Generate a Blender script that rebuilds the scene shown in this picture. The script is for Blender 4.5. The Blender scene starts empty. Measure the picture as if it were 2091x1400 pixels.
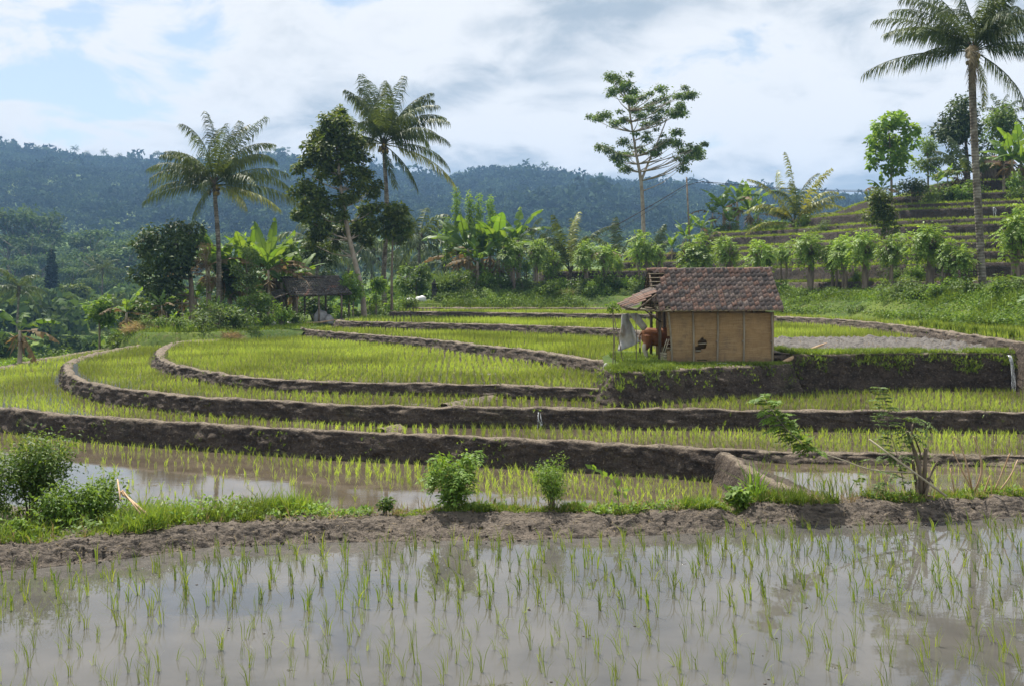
import bpy, bmesh, math, random
import numpy as np
from mathutils import Vector, Matrix, noise as mnoise
from mathutils.geometry import tessellate_polygon

# ------------------------------------------------------------------ camera
EYE, FOC, CX, YH = 6.0, 2200.0, 1045.5, 589.0
scene = bpy.context.scene
col = scene.collection
cam = bpy.data.cameras.new('camera')
cam.sensor_width = 36.0
cam.lens = 36.0 * FOC / 2091.0
cam.shift_y = -(700.0 - YH) / 2091.0
cam.clip_start, cam.clip_end = 0.1, 9000
camo = bpy.data.objects.new('camera', cam)
camo.location = (0, 0, EYE); camo.rotation_euler = (math.radians(90), 0, 0)
col.objects.link(camo); scene.camera = camo

# ------------------------------------------------------------------ sky, sun, exposure
SUN_EL, SUN_AZ = math.radians(60), math.radians(-28)      # ahead of the camera, a little to its left
wd = bpy.data.worlds.new('World'); scene.world = wd; wd.use_nodes = True
nt = wd.node_tree; nt.nodes.clear()
def wn(t, **k):
    n = nt.nodes.new(t)
    for a, b in k.items(): setattr(n, a, b)
    return n
def wl(a, b): nt.links.new(a, b)
def wmath(op, a, b=None, c=None):
    n = wn('ShaderNodeMath', operation=op)
    for i, v in enumerate((a, b, c)):
        if v is None: continue
        if isinstance(v, (int, float)): n.inputs[i].default_value = v
        else: wl(v, n.inputs[i])
    return n.outputs[0]
sky = wn('ShaderNodeTexSky', sky_type='NISHITA'); sky.sun_disc = False
sky.sun_elevation, sky.sun_rotation = SUN_EL, SUN_AZ
sky.altitude = 400; sky.air_density = 1.2; sky.dust_density = 0.5
tc = wn('ShaderNodeTexCoord')
sep = wn('ShaderNodeSeparateXYZ'); wl(tc.outputs['Generated'], sep.inputs[0])
zc = wmath('ADD', wmath('MAXIMUM', sep.outputs[2], 0.0), 0.30)
uu, vv = wmath('DIVIDE', sep.outputs[0], zc), wmath('DIVIDE', sep.outputs[1], zc)
cmb = wn('ShaderNodeCombineXYZ'); wl(uu, cmb.inputs[0]); wl(vv, cmb.inputs[1])
cmb.inputs[2].default_value = 0.0
def wnoise(scale, detail, rough, off, dist=0.0):
    mp = wn('ShaderNodeMapping'); mp.inputs['Location'].default_value = off
    wl(cmb.outputs[0], mp.inputs[0])
    n = wn('ShaderNodeTexNoise'); n.inputs['Scale'].default_value = scale
    n.inputs['Detail'].default_value = detail; n.inputs['Roughness'].default_value = rough
    n.inputs['Distortion'].default_value = dist
    wl(mp.outputs[0], n.inputs['Vector']); return n.outputs['Fac']
def wramp(fac, lo, hi, smooth=True):
    n = wn('ShaderNodeMapRange', interpolation_type='SMOOTHSTEP' if smooth else 'LINEAR')
    n.inputs['From Min'].default_value = lo; n.inputs['From Max'].default_value = hi
    wl(fac, n.inputs['Value']); return n.outputs['Result']
COFF = (-4.0, -2.0, 0.0)
cov = wmath('ADD', wmath('MULTIPLY', wnoise(1.15, 3, 0.5, COFF, 0.0), 0.66), wmath('MULTIPLY', wnoise(4.0, 12, 0.58, (5.0, 1.0, 0), 0.5), 0.34))
cov = wmath('ADD', cov, wmath('MULTIPLY', wramp(sep.outputs[2], 0.13, 0.0), 0.10))   # the layer closes towards the horizon
cover = wramp(cov, 0.405, 0.45)
edge = wramp(cov, 0.44, 0.56)           # bright sunlit rims thin out into greyer cores
core = wramp(wmath('ADD', wmath('MULTIPLY', wnoise(1.7, 4, 0.5, (7.7, 2.3, 0), 0.2), 0.7), wmath('MULTIPLY', wnoise(6.5, 10, 0.6, (1.2, 9.4, 0), 0.4), 0.3)), 0.44, 0.575)
lum = wmath('SUBTRACT', 1.0, wmath('MULTIPLY', edge, wmath('SUBTRACT', 1.0, core)))
mixc = wn('ShaderNodeMix', data_type='RGBA')
wl(lum, mixc.inputs['Factor'])
mixc.inputs[6].default_value = (0.47, 0.55, 0.63, 1)
mixc.inputs[7].default_value = (1.0, 1.01, 1.02, 1)
b1 = wn('ShaderNodeBackground'); b1.inputs[1].default_value = 0.078; hs = wn('ShaderNodeHueSaturation'); hs.inputs['Saturation'].default_value = 0.72; wl(sky.outputs[0], hs.inputs['Color']); wl(hs.outputs[0], b1.inputs[0])
b2 = wn('ShaderNodeBackground'); b2.inputs[1].default_value = 0.60; wl(mixc.outputs[2], b2.inputs[0])
ms = wn('ShaderNodeMixShader'); wl(cover, ms.inputs[0]); wl(b1.outputs[0], ms.inputs[1]); wl(b2.outputs[0], ms.inputs[2])
wo = wn('ShaderNodeOutputWorld'); wl(ms.outputs[0], wo.inputs[0])

SUNV = Vector((math.sin(SUN_AZ) * math.cos(SUN_EL), math.cos(SUN_AZ) * math.cos(SUN_EL), math.sin(SUN_EL)))
sl = bpy.data.lights.new('sun', 'SUN'); sl.energy = 5.0; sl.angle = math.radians(0.55); sl.color = (1.0, 0.945, 0.85)
so = bpy.data.objects.new('sun', sl); so.rotation_euler = SUNV.to_track_quat('Z', 'Y').to_euler(); col.objects.link(so)

vs = scene.view_settings
vs.view_transform = 'Standard'; vs.look = 'None'; vs.exposure = 0.75; vs.gamma = 1.0; vs.use_curve_mapping = False
cy = scene.cycles
cy.use_denoising = True
cy.max_bounces = 6; cy.diffuse_bounces = 2; cy.glossy_bounces = 2; cy.transmission_bounces = 3
cy.transparent_max_bounces = 6; cy.volume_bounces = 0
cy.caustics_reflective = False; cy.caustics_refractive = False
cy.sample_clamp_indirect = 4.0

# ------------------------------------------------------------------ helpers
RNG = np.random.default_rng(20)
def Pg(px, py, H):                       # pixel on a level H below the eye -> ground point
    d = FOC * H / (py - YH); return ((px - CX) / FOC * d, d)
def Q(px, py, d):                        # pixel at a known distance -> point
    return Vector(((px - CX) / FOC * d, d, EYE - (py - YH) / FOC * d))
def pxy(px, d): return ((px - CX) / FOC * d, d)
def Z(H): return EYE - H

def mesh_np(name, V, polys, smooth=False):
    V = np.asarray(V, np.float32).reshape(-1, 3)
    me = bpy.data.meshes.new(name)
    polys = [np.asarray(p, np.int32) for p in polys if len(p)]
    me.vertices.add(len(V)); me.vertices.foreach_set('co', V.ravel())
    nl = sum(p.size for p in polys); nf = sum(len(p) for p in polys)
    me.loops.add(nl); me.polygons.add(nf)
    me.loops.foreach_set('vertex_index', np.concatenate([p.ravel() for p in polys]))
    tot = np.concatenate([np.full(len(p), p.shape[1], np.int32) for p in polys])
    st = np.concatenate([[0], np.cumsum(tot)[:-1]]).astype(np.int32)
    me.polygons.foreach_set('loop_start', st)
    if smooth: me.polygons.foreach_set('use_smooth', np.ones(nf, bool))
    me.update(calc_edges=True); me.validate()
    return me

class MB:                                # collects geometry for one mesh
    def __init__(s): s.V, s.P, s.n = [], {}, 0
    def add(s, V, *Fs):
        V = np.asarray(V, float).reshape(-1, 3)
        for F in Fs:
            F = np.asarray(F, int)
            if len(F): s.P.setdefault(F.shape[1], []).append(F + s.n)
        s.V.append(V); s.n += len(V); return s
    def mesh(s, name, smooth=False):
        return mesh_np(name, np.concatenate(s.V), [np.concatenate(p) for p in s.P.values()], smooth)
    def obj(s, name, mat, parent=None, smooth=False):
        return link(name, s.mesh(name, smooth), mat, parent)

def link(name, me, mat=None, parent=None):
    if mat is not None and not me.materials: me.materials.append(mat)
    o = bpy.data.objects.new(name, me); col.objects.link(o)
    if parent is not None: o.parent = parent
    return o
def tag(o, label=None, cat=None, group=None, kind=None):
    if label: o['label'] = label
    if cat: o['category'] = cat
    if group: o['group'] = group
    if kind: o['kind'] = kind
    return o
def thing(name, label, cat, loc=(0, 0, 0), rz=0.0, group=None):
    o = bpy.data.objects.new(name, None); o.empty_display_size = 0.2; col.objects.link(o)
    o.location = loc; o.rotation_euler = (0, 0, rz)
    return tag(o, label, cat, group)
def clone(root, loc, rz=0.0, s=1.0, label=None, group=None):
    kids = list(root.children)
    r = root.copy(); col.objects.link(r); r.location = loc; r.rotation_euler = (0, 0, rz); r.scale = (s, s, s)
    if label: r['label'] = label
    if group: r['group'] = group
    for ch in kids:
        c = ch.copy(); col.objects.link(c); c.parent = r
        for g in list(ch.children):
            e = g.copy(); col.objects.link(e); e.parent = c
    return r
class Proto:                             # the first placement uses the built thing itself, later ones copy it
    def __init__(s, root): s.root, s.used = root, False
    def put(s, loc, rz=0.0, sc=1.0, label=None, group=None):
        if not s.used:
            s.used = True; r = s.root; r.location = loc; r.rotation_euler = (0, 0, rz); r.scale = (sc, sc, sc)
            if label: r['label'] = label
            if group: r['group'] = group
            return r
        return clone(s.root, loc, rz, sc, label, group)

def nrm(a): return a / np.maximum(np.linalg.norm(a, axis=-1, keepdims=True), 1e-9)
def tube(pts, radii, n=7, cap=True):
    pts = np.asarray([tuple(p) for p in pts], float); k = len(pts)
    radii = np.broadcast_to(np.asarray(radii, float), (k,)) if np.ndim(radii) else np.full(k, radii)
    T = nrm(np.gradient(pts, axis=0)); ref = np.array([0, 0, 1.0]) if abs(T[0][2]) < 0.9 else np.array([1.0, 0, 0])
    V = []
    for i in range(k):
        a = np.cross(T[i], ref); a /= max(np.linalg.norm(a), 1e-9); b = np.cross(T[i], a)
        th = np.arange(n) / n * 2 * np.pi
        V.append(pts[i] + radii[i] * (np.cos(th)[:, None] * a + np.sin(th)[:, None] * b))
    V = np.concatenate(V); F = []
    for i in range(k - 1):
        for j in range(n):
            F.append((i * n + j, i * n + (j + 1) % n, (i + 1) * n + (j + 1) % n, (i + 1) * n + j))
    F = np.array(F); T3 = np.zeros((0, 3), int)
    if cap:
        V = np.concatenate([V, pts[:1], pts[-1:]]); c0, c1 = k * n, k * n + 1
        T3 = np.array([(c0, (j + 1) % n, j) for j in range(n)] + [(c1, (k - 1) * n + j, (k - 1) * n + (j + 1) % n) for j in range(n)])
    return V, F, T3
def curve3(pts, m):                      # Catmull-Rom through points
    p = np.asarray([tuple(q) for q in pts], float)
    if len(p) < 3: return np.array([p[0] + (p[-1] - p[0]) * t for t in np.linspace(0, 1, m)])
    e = np.concatenate([[2 * p[0] - p[1]], p, [2 * p[-1] - p[-2]]]); out = []
    for t in np.linspace(0, len(p) - 1 - 1e-6, m):
        i = int(t); u = t - i; a, b, c, d = e[i:i + 4]
        out.append(0.5 * ((2 * b) + (c - a) * u + (2 * a - 5 * b + 4 * c - d) * u * u + (3 * b - a - 3 * c + d) * u ** 3))
    return np.array(out)
def resample(pts, step):
    p = np.asarray(pts, float)
    q = curve3(p, len(p) * 12)
    s = np.concatenate([[0], np.cumsum(np.linalg.norm(np.diff(q, axis=0), axis=1))])
    n = max(3, int(s[-1] / step)); t = np.linspace(0, s[-1], n)
    return np.stack([np.interp(t, s, q[:, i]) for i in range(q.shape[1])], 1)
def box(c, s, rot=None):
    c = np.asarray(c, float); h = np.asarray(s, float) / 2
    V = np.array([(x, y, z) for x in (-1, 1) for y in (-1, 1) for z in (-1, 1)], float) * h
    if rot is not None: V = V @ np.asarray(rot.to_3x3()).T
    return V + c, np.array([(0, 1, 3, 2), (4, 6, 7, 5), (0, 4, 5, 1), (2, 3, 7, 6), (0, 2, 6, 4), (1, 5, 7, 3)])
def beam(a, b, w, h=None):
    a, b = Vector(a), Vector(b); h = h or w
    return box((a + b) / 2, ((b - a).length, w, h), (b - a).to_track_quat('X', 'Z').to_matrix())
def inpoly(x, y, poly):
    x, y = np.asarray(x), np.asarray(y); r = np.zeros(x.shape, bool); n = len(poly); j = n - 1
    for i in range(n):
        xi, yi = poly[i]; xj, yj = poly[j]
        c = ((yi > y) != (yj > y)) & (x < (xj - xi) * (y - yi) / ((yj - yi) or 1e-12) + xi)
        r ^= c; j = i
    return r
def N3(x, y, z=0.0): return mnoise.noise((x, y, z))
def fbm(x, y, z=0.0): return mnoise.noise((x, y, z)) + 0.5 * mnoise.noise((2.1 * x, 2.1 * y, 2.1 * z + 5)) + 0.25 * mnoise.noise((4.3 * x, 4.3 * y, 4.3 * z + 9))

# ------------------------------------------------------------------ materials
def mat_new(name):
    m = bpy.data.materials.new(name); m.use_nodes = True; t = m.node_tree; t.nodes.clear()
    o = t.nodes.new('ShaderNodeOutputMaterial'); return m, t, o
class MT:                                # small node-tree writer
    def __init__(s, name): s.m, s.t, s.o = mat_new(name)
    def n(s, ty, **k):
        x = s.t.nodes.new(ty)
        for a, b in k.items(): setattr(x, a, b)
        return x
    def l(s, a, b): s.t.links.new(a, b)
    def noise(s, scale, detail=4, rough=0.55, coord='Object', dist=0.0, sc=(1, 1, 1)):
        tcn = s.n('ShaderNodeTexCoord'); mp = s.n('ShaderNodeMapping'); mp.inputs['Scale'].default_value = sc
        s.l(tcn.outputs[coord], mp.inputs[0])
        x = s.n('ShaderNodeTexNoise'); x.inputs['Scale'].default_value = scale
        x.inputs['Detail'].default_value = detail; x.inputs['Roughness'].default_value = rough; x.inputs['Distortion'].default_value = dist
        s.l(mp.outputs[0], x.inputs['Vector']); return x.outputs['Fac']
    def rng(s, fac, lo, hi, a=0.0, b=1.0, smooth=True):
        x = s.n('ShaderNodeMapRange', interpolation_type='SMOOTHSTEP' if smooth else 'LINEAR')
        for k, v in zip(('From Min', 'From Max', 'To Min', 'To Max'), (lo, hi, a, b)): x.inputs[k].default_value = v
        s.l(fac, x.inputs['Value']); return x.outputs['Result']
    def mix(s, fac, a, b, blend='MIX'):
        x = s.n('ShaderNodeMix', data_type='RGBA', blend_type=blend)
        for i, v in ((0, fac), (6, a), (7, b)):
            if isinstance(v, (int, float)): x.inputs[i].default_value = v
            elif isinstance(v, tuple): x.inputs[i].default_value = v + (1,) if len(v) == 3 else v
            else: s.l(v, x.inputs[i])
        return x.outputs[2]
    def math(s, op, a, b=None):
        x = s.n('ShaderNodeMath', operation=op)
        for i, v in enumerate((a, b)):
            if v is None: continue
            if isinstance(v, (int, float)): x.inputs[i].default_value = v
            else: s.l(v, x.inputs[i])
        return x.outputs[0]
    def bsdf(s, colr, rough=0.8, spec=0.3, bump=None, bstr=0.5, bdist=0.05):
        p = s.n('ShaderNodeBsdfPrincipled')
        for key, v in (('Base Color', colr), ('Roughness', rough), ('Specular IOR Level', spec)):
            if isinstance(v, tuple): p.inputs[key].default_value = v + (1,) if len(v) == 3 else v
            elif isinstance(v, (int, float)): p.inputs[key].default_value = v
            else: s.l(v, p.inputs[key])
        if bump is not None:
            b = s.n('ShaderNodeBump'); b.inputs['Strength'].default_value = bstr; b.inputs['Distance'].default_value = bdist
            s.l(bump, b.inputs['Height']); s.l(b.outputs[0], p.inputs['Normal'])
        return p
    def out(s, sh): s.l(sh if not hasattr(sh, 'outputs') else sh.outputs[0], s.o.inputs[0]); return s.m

def leafmat(name, c1, c2, trans=0.35, rough=0.45, spec=0.5, tint=(1.35, 1.25, 0.55), cl=0.35, var=(0.72, 1.25)):
    w = MT(name); g = w.n('ShaderNodeNewGeometry'); oi = w.n('ShaderNodeObjectInfo')
    c = w.mix(g.outputs['Random Per Island'], c1, c2)
    f = w.rng(w.noise(cl, 3), 0.35, 0.65, *var)
    f = w.math('MULTIPLY', f, w.rng(oi.outputs['Random'], 0, 1, 0.86, 1.14, False))
    c = w.mix(1.0, c, f, 'MULTIPLY')
    p = w.bsdf(c, rough, spec)
    tr = w.n('ShaderNodeBsdfTranslucent'); w.l(w.mix(1.0, c, tint, 'MULTIPLY'), tr.inputs[0])
    mx = w.n('ShaderNodeMixShader'); mx.inputs[0].default_value = trans
    w.l(p.outputs[0], mx.inputs[1]); w.l(tr.outputs[0], mx.inputs[2])
    return w.out(mx)
def plainmat(name, c1, c2, scale=6, rough=0.85, spec=0.2, bstr=0.4, bdist=0.03, sc=(1, 1, 1), bscale=None):
    w = MT(name); nz = w.noise(scale, 6, 0.6, sc=sc)
    c = w.mix(w.rng(nz, 0.3, 0.7), c1, c2)
    return w.out(w.bsdf(c, rough, spec, w.noise(bscale or scale * 3, 5, 0.65, sc=sc), bstr, bdist))

M = {}
M['rice'] = leafmat('rice', (0.17, 0.27, 0.04), (0.34, 0.42, 0.10), 0.40, 0.5, 0.35, (1.5, 1.35, 0.5), 0.22, (0.62, 1.42))
M['rice_near'] = leafmat('rice_near', (0.12, 0.22, 0.03), (0.30, 0.36, 0.06), 0.42, 0.45, 0.4, (1.4, 1.3, 0.5), 1.5)
M['lip_grass'] = leafmat('lip_grass', (0.18, 0.29, 0.035), (0.36, 0.43, 0.09), 0.4, 0.5, 0.3, cl=0.3)
M['grass'] = leafmat('grass', (0.085, 0.16, 0.022), (0.24, 0.31, 0.06), 0.40, 0.5, 0.35, cl=0.8)
M['dry_grass'] = leafmat('dry_grass', (0.26, 0.19, 0.09), (0.38, 0.30, 0.16), 0.3, 0.7, 0.2, (1.2, 1.1, 0.8))
M['palm'] = leafmat('palm', (0.05, 0.082, 0.028), (0.125, 0.165, 0.06), 0.32, 0.5, 0.32, (1.4, 1.25, 0.5))
M['palm_yellow'] = leafmat('palm_yellow', (0.15, 0.20, 0.035), (0.30, 0.30, 0.07), 0.42, 0.45, 0.5, (1.4, 1.2, 0.5))
M['palm_dry'] = leafmat('palm_dry', (0.17, 0.13, 0.075), (0.30, 0.245, 0.15), 0.25, 0.6, 0.3, (1.2, 1.05, 0.7))
M['banana'] = leafmat('banana', (0.08, 0.165, 0.03), (0.18, 0.28, 0.06), 0.45, 0.48, 0.3, (1.5, 1.35, 0.5))
M['banana_dry'] = leafmat('banana_dry', (0.16, 0.115, 0.06), (0.28, 0.215, 0.12), 0.3, 0.7, 0.2, (1.2, 1.0, 0.7))
M['dark_leaf'] = leafmat('dark_leaf', (0.03, 0.06, 0.02), (0.085, 0.125, 0.035), 0.28, 0.55, 0.25)
M['mid_leaf'] = leafmat('mid_leaf', (0.065, 0.13, 0.026), (0.17, 0.25, 0.055), 0.38, 0.55, 0.25)
M['bright_leaf'] = leafmat('bright_leaf', (0.11, 0.22, 0.035), (0.25, 0.37, 0.07), 0.42, 0.55, 0.25)
M['pale_leaf'] = leafmat('pale_leaf', (0.09, 0.16, 0.045), (0.21, 0.29, 0.095), 0.38, 0.55, 0.25)
M['olive_leaf'] = leafmat('olive_leaf', (0.055, 0.105, 0.02), (0.17, 0.21, 0.04), 0.34, 0.55, 0.25)
M['far_leaf'] = leafmat('far_leaf', (0.016, 0.032, 0.016), (0.036, 0.058, 0.026), 0.15, 0.9, 0.05, cl=0.03, var=(0.45, 1.7))  # leaf green darkened to stand in for cloud shadow over the hills
M['valley_leaf'] = leafmat('valley_leaf', (0.04, 0.08, 0.025), (0.105, 0.16, 0.05), 0.28, 0.75, 0.1, cl=0.08, var=(0.55, 1.5))
M['bark'] = plainmat('bark', (0.13, 0.10, 0.075), (0.27, 0.22, 0.17), 5, 0.9, 0.1, 0.7, 0.03, (1, 1, 0.4))
M['pale_bark'] = plainmat('pale_bark', (0.25, 0.20, 0.15), (0.42, 0.36, 0.29), 3, 0.85, 0.2, 0.4, 0.02, (1, 1, 0.5))
M['bamboo'] = plainmat('bamboo', (0.36, 0.30, 0.20), (0.52, 0.46, 0.34), 4, 0.6, 0.3, 0.2, 0.01, (1, 1, 0.3))
M['dry_stick'] = plainmat('dry_stick', (0.36, 0.22, 0.12), (0.58, 0.42, 0.27), 7, 0.8, 0.2, 0.4, 0.01, (1, 1, 0.4))
M['wood_dark'] = plainmat('wood_dark', (0.06, 0.047, 0.035), (0.15, 0.115, 0.085), 5, 0.9, 0.1, 0.5, 0.02, (1, 1, 0.3))
M['stone'] = plainmat('stone', (0.035, 0.035, 0.033), (0.095, 0.09, 0.08), 7, 0.95, 0.1, 0.8, 0.04)
M['white_sack'] = plainmat('white_sack', (0.55, 0.56, 0.56), (0.76, 0.76, 0.74), 3, 0.6, 0.3, 0.4, 0.05)
M['pale_stone'] = plainmat('pale_stone', (0.30, 0.29, 0.28), (0.48, 0.47, 0.45), 4, 0.9, 0.1, 0.5, 0.03)
def tarpmat():
    w = MT('tarp'); nz = w.noise(5, 5)
    c = w.mix(w.rng(nz, 0.35, 0.7), (0.42, 0.41, 0.40), (0.60, 0.59, 0.57))
    c = w.mix(w.rng(w.noise(1.6, 5, 0.65), 0.52, 0.66, 0, 0.75), c, (0.22, 0.155, 0.10))
    p = w.bsdf(c, 0.5, 0.4, w.noise(9, 4), 0.5, 0.04)
    tr = w.n('ShaderNodeBsdfTranslucent'); tr.inputs[0].default_value = (0.5, 0.48, 0.44, 1)
    mx = w.n('ShaderNodeMixShader'); mx.inputs[0].default_value = 0.3
    w.l(p.outputs[0], mx.inputs[1]); w.l(tr.outputs[0], mx.inputs[2]); return w.out(mx)
M['tarp'] = tarpmat()
def palmtrunk():
    w = MT('palm_trunk'); t = w.n('ShaderNodeTexCoord'); wv = w.n('ShaderNodeTexWave', wave_type='BANDS', bands_direction='Z')
    wv.inputs['Scale'].default_value = 1.6; wv.inputs['Distortion'].default_value = 1.5; wv.inputs['Detail'].default_value = 2
    w.l(t.outputs['Object'], wv.inputs[0])
    c = w.mix(w.rng(w.noise(2.2, 6, 0.65), 0.35, 0.68), (0.10, 0.083, 0.066), (0.33, 0.30, 0.25))
    c = w.mix(w.math('MULTIPLY', wv.outputs['Fac'], 0.4), c, (0.08, 0.065, 0.05))
    return w.out(w.bsdf(c, 0.9, 0.1, wv.outputs['Fac'], 0.5, 0.04))
M['palm_trunk'] = palmtrunk()
def mudmat(name, dark, mid, light, wet=0.0, moss=0.25, fine=16):
    w = MT(name); a = w.noise(1.3, 7, 0.62); b = w.noise(9, 8, 0.7); e = w.noise(0.35, 3)
    c = w.mix(w.rng(a, 0.32, 0.68), dark, mid)
    c = w.mix(w.rng(b, 0.52, 0.78, 0, 0.55), c, light)
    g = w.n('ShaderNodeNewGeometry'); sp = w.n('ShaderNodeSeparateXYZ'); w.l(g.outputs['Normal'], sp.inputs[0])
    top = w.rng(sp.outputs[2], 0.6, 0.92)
    c = w.mix(w.math('MULTIPLY', top, 0.85), c, light)  # upward faces painted paler: sunlit bank tops put into the soil colour
    c = w.mix(w.math('MULTIPLY', w.rng(w.math('ADD', w.math('MULTIPLY', e, 0.6), w.math('MULTIPLY', b, 0.4)), 0.55, 0.66), moss), c, (0.10, 0.13, 0.03))
    c = w.mix(w.rng(w.noise(3.4, 9, 0.75), 0.40, 0.52, 0.55, 0), c, (0.03, 0.024, 0.02))
    c = w.mix(w.rng(w.noise(fine, 5, 0.7), 0.36, 0.48, 0.75, 0), c, tuple(q * 0.4 for q in dark))
    c = w.mix(w.rng(w.noise(fine * 0.7, 5, 0.7, dist=0.5), 0.56, 0.68, 0, 0.55), c, tuple(min(0.5, q * 1.25) for q in light))
    h = w.math('ADD', w.math('MULTIPLY', w.noise(5, 8, 0.7), 1.0), w.math('MULTIPLY', w.noise(fine, 5, 0.65), 0.45))
    return w.out(w.bsdf(c, 0.9 - wet, 0.25, h, 1.0, 0.16))
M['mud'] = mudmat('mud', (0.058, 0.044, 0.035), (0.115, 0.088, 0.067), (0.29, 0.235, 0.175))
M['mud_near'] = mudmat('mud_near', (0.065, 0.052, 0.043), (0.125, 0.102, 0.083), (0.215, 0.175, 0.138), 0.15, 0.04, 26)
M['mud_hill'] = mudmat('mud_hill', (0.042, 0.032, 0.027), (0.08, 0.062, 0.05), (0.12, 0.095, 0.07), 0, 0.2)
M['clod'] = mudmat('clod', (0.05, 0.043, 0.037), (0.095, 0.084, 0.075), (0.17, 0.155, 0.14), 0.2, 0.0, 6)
def groundmat():
    w = MT('ground_green'); a = w.noise(0.22, 6, 0.6); b = w.noise(2.5, 7, 0.7)
    c = w.mix(w.rng(a, 0.35, 0.65), (0.05, 0.085, 0.02), (0.11, 0.15, 0.03))
    c = w.mix(w.rng(b, 0.5, 0.72, 0, 0.7), c, (0.16, 0.13, 0.075))
    return w.out(w.bsdf(c, 0.95, 0.1, b, 0.8, 0.15))
M['ground'] = groundmat()
def watermat(name, silt1, silt2, ripple=0.02, rough=0.03, shoal=0.62, scale=0.45):
    w = MT(name)
    a = w.noise(scale, 6, 0.6); b = w.noise(7, 6, 0.65)
    c = w.mix(w.rng(w.noise(0.9, 5, 0.6), 0.3, 0.7), silt1, silt2)
    mud = w.rng(w.math('ADD', w.math('MULTIPLY', a, 0.7), w.math('MULTIPLY', b, 0.3)), shoal, shoal + 0.06)
    rp = w.noise(3.2, 3, 0.5, sc=(1, 2.2, 1))
    hb = w.math('ADD', w.math('MULTIPLY', rp, ripple), w.math('MULTIPLY', w.math('MULTIPLY', b, mud), 0.5))
    r = w.rng(mud, 0, 1, rough, 0.38, False)
    p = w.bsdf(c, r, 0.5, hb, 1.0, 0.05); p.inputs['IOR'].default_value = 1.33
    return w.out(p)
M['water_near'] = watermat('water_near', (0.070, 0.067, 0.062), (0.105, 0.098, 0.088), 0.010, 0.02, 0.615)
M['water'] = watermat('water', (0.075, 0.06, 0.042), (0.115, 0.092, 0.065), 0.014, 0.04, 0.62)
# ------------------------------------------------------------------ the terraced land
H0, H1, H1R, H2, H3, HA, HB, HC, HD, HE, HG = 3.2, 5.0, 4.46, 4.28, 3.75, 3.4, 2.95, 2.45, 2.05, 1.85, 0.75
def L(H, *pp): return [Pg(x, y, H) for x, y in pp]
TER = []                                 # name, H, lip, back, batter, bund, sheet, bank material
def terr(key, H, lip, back, batter=0.25, bund=0.09, sheet='water', bank='mud', step=0.3):
    lp = resample(lip, step)
    k = max(1, int(0.9 / step)); co = list(lp[::k]) + [lp[-1]]
    TER.append(dict(key=key, H=H, lip=lp, poly=[tuple(p) for p in lp] + list(back), cpoly=[tuple(p) for p in co] + list(back), batter=batter, bund=bund, sheet=sheet, bank=bank))
terr('lower_right', H1R, L(H1R, (1430, 912), (1468, 920), (1500, 938), (1530, 960), (1590, 986), (1650, 1012), (1700, 1040)), [(30, 20.5), (30, 31), (9, 31)], 0.3, 0.07, bank='mud_hill', step=0.15)
terr('second', H2, [(-28, 78), (-28.5, 69), (-27.6, 58), (-25.5, 48), (-22, 41.5)] + L(H2, (0, 836), (200, 855), (400, 868), (600, 880), (750, 888), (1000, 898), (1200, 908), (1350, 915), (1490, 924), (1700, 930), (2091, 935), (2250, 938)), [(26, 45), (-10, 90)], 0.28, step=0.16)
terr('third', H3, [(-24.0, 76)] + L(H3, (240, 713), (150, 735), (133, 755), (155, 775), (220, 793), (320, 805), (420, 815), (560, 822), (700, 830), (860, 835), (1000, 836), (1300, 839), (1700, 843), (2091, 846), (2250, 848)), [(30, 50), (-8, 85)], 0.2, step=0.18)
terr('round_field', HA, [(-17, 76)] + L(HA, (395, 698), (340, 706), (320, 724), (335, 740), (400, 757), (480, 770), (600, 780), (750, 784), (900, 787), (1020, 790), (1110, 793), (1200, 796), (1330, 800)), [(8, 45), (6, 50), (-6, 85)], 0.2, step=0.2)
terr('shed_ground', 2.9, [(-33, 108), (-31, 92), (-28, 80), (-25.5, 73), (-23.5, 70.6), (-21.9, 70.4), (-19.3, 72), (-17.5, 74), (-15.8, 76.5), (-15.3, 80), (-15, 86)], [(-8.5, 98), (-6, 118), (-33, 118)], 1.2, 0.0, 'grass', 'ground', 0.4)
terr('upper_b', HB, [(-15.6, 86)] + L(HB, (612, 670), (640, 676), (750, 685), (880, 695), (980, 707), (1100, 720), (1215, 738), (1300, 750)), [(12, 60), (-6, 92)], 0.25, step=0.25)
terr('hut_ground', 2.7, L(2.7, (1236, 752), (1262, 760), (1330, 757), (1450, 750), (1560, 746), (1615, 742)), [(11, 45), (4.5, 47), (3.6, 43)], 0.45, 0.0, 'grass', 'mud', 0.18)
terr('upper_c', HC, [(-13.2, 90)] + L(HC, (690, 656), (800, 659), (1000, 663), (1240, 672)) + [(7.5, 60), (9.0, 52), (9.6, 44), (10.0, 40.6)] + L(HC, (1660, 726), (1800, 724), (1950, 723), (2091, 724), (2250, 726)), [(32, 75), (-6, 98)], 0.35, 0.06, step=0.22)
terr('upper_d', HD, [(-10.8, 102)] + L(HD, (800, 638.5), (860, 637.5), (1000, 640), (1240, 643), (1420, 645), (1580, 648), (1700, 654), (1800, 662), (1900, 675), (2000, 690), (2091, 703), (2200, 720)), [(34, 60), (34, 90), (-4, 112)], 0.3, 0.09, step=0.3)
terr('strip_e', HE, [(-9.5, 106), (-9, 100.5), (-4, 100), (3, 99.5), (9, 98.5), (15, 96), (19, 92.5)], [(20, 110), (-8, 115)], 0.3, 0.08, step=0.35)
terr('shrine_ground', 1.4, [(-12.5, 112), (-11.5, 103.5), (-9, 102), (-6.5, 102.3)], [(-5, 112)], 0.7, 0.0, 'grass', 'ground', 0.4)
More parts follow.
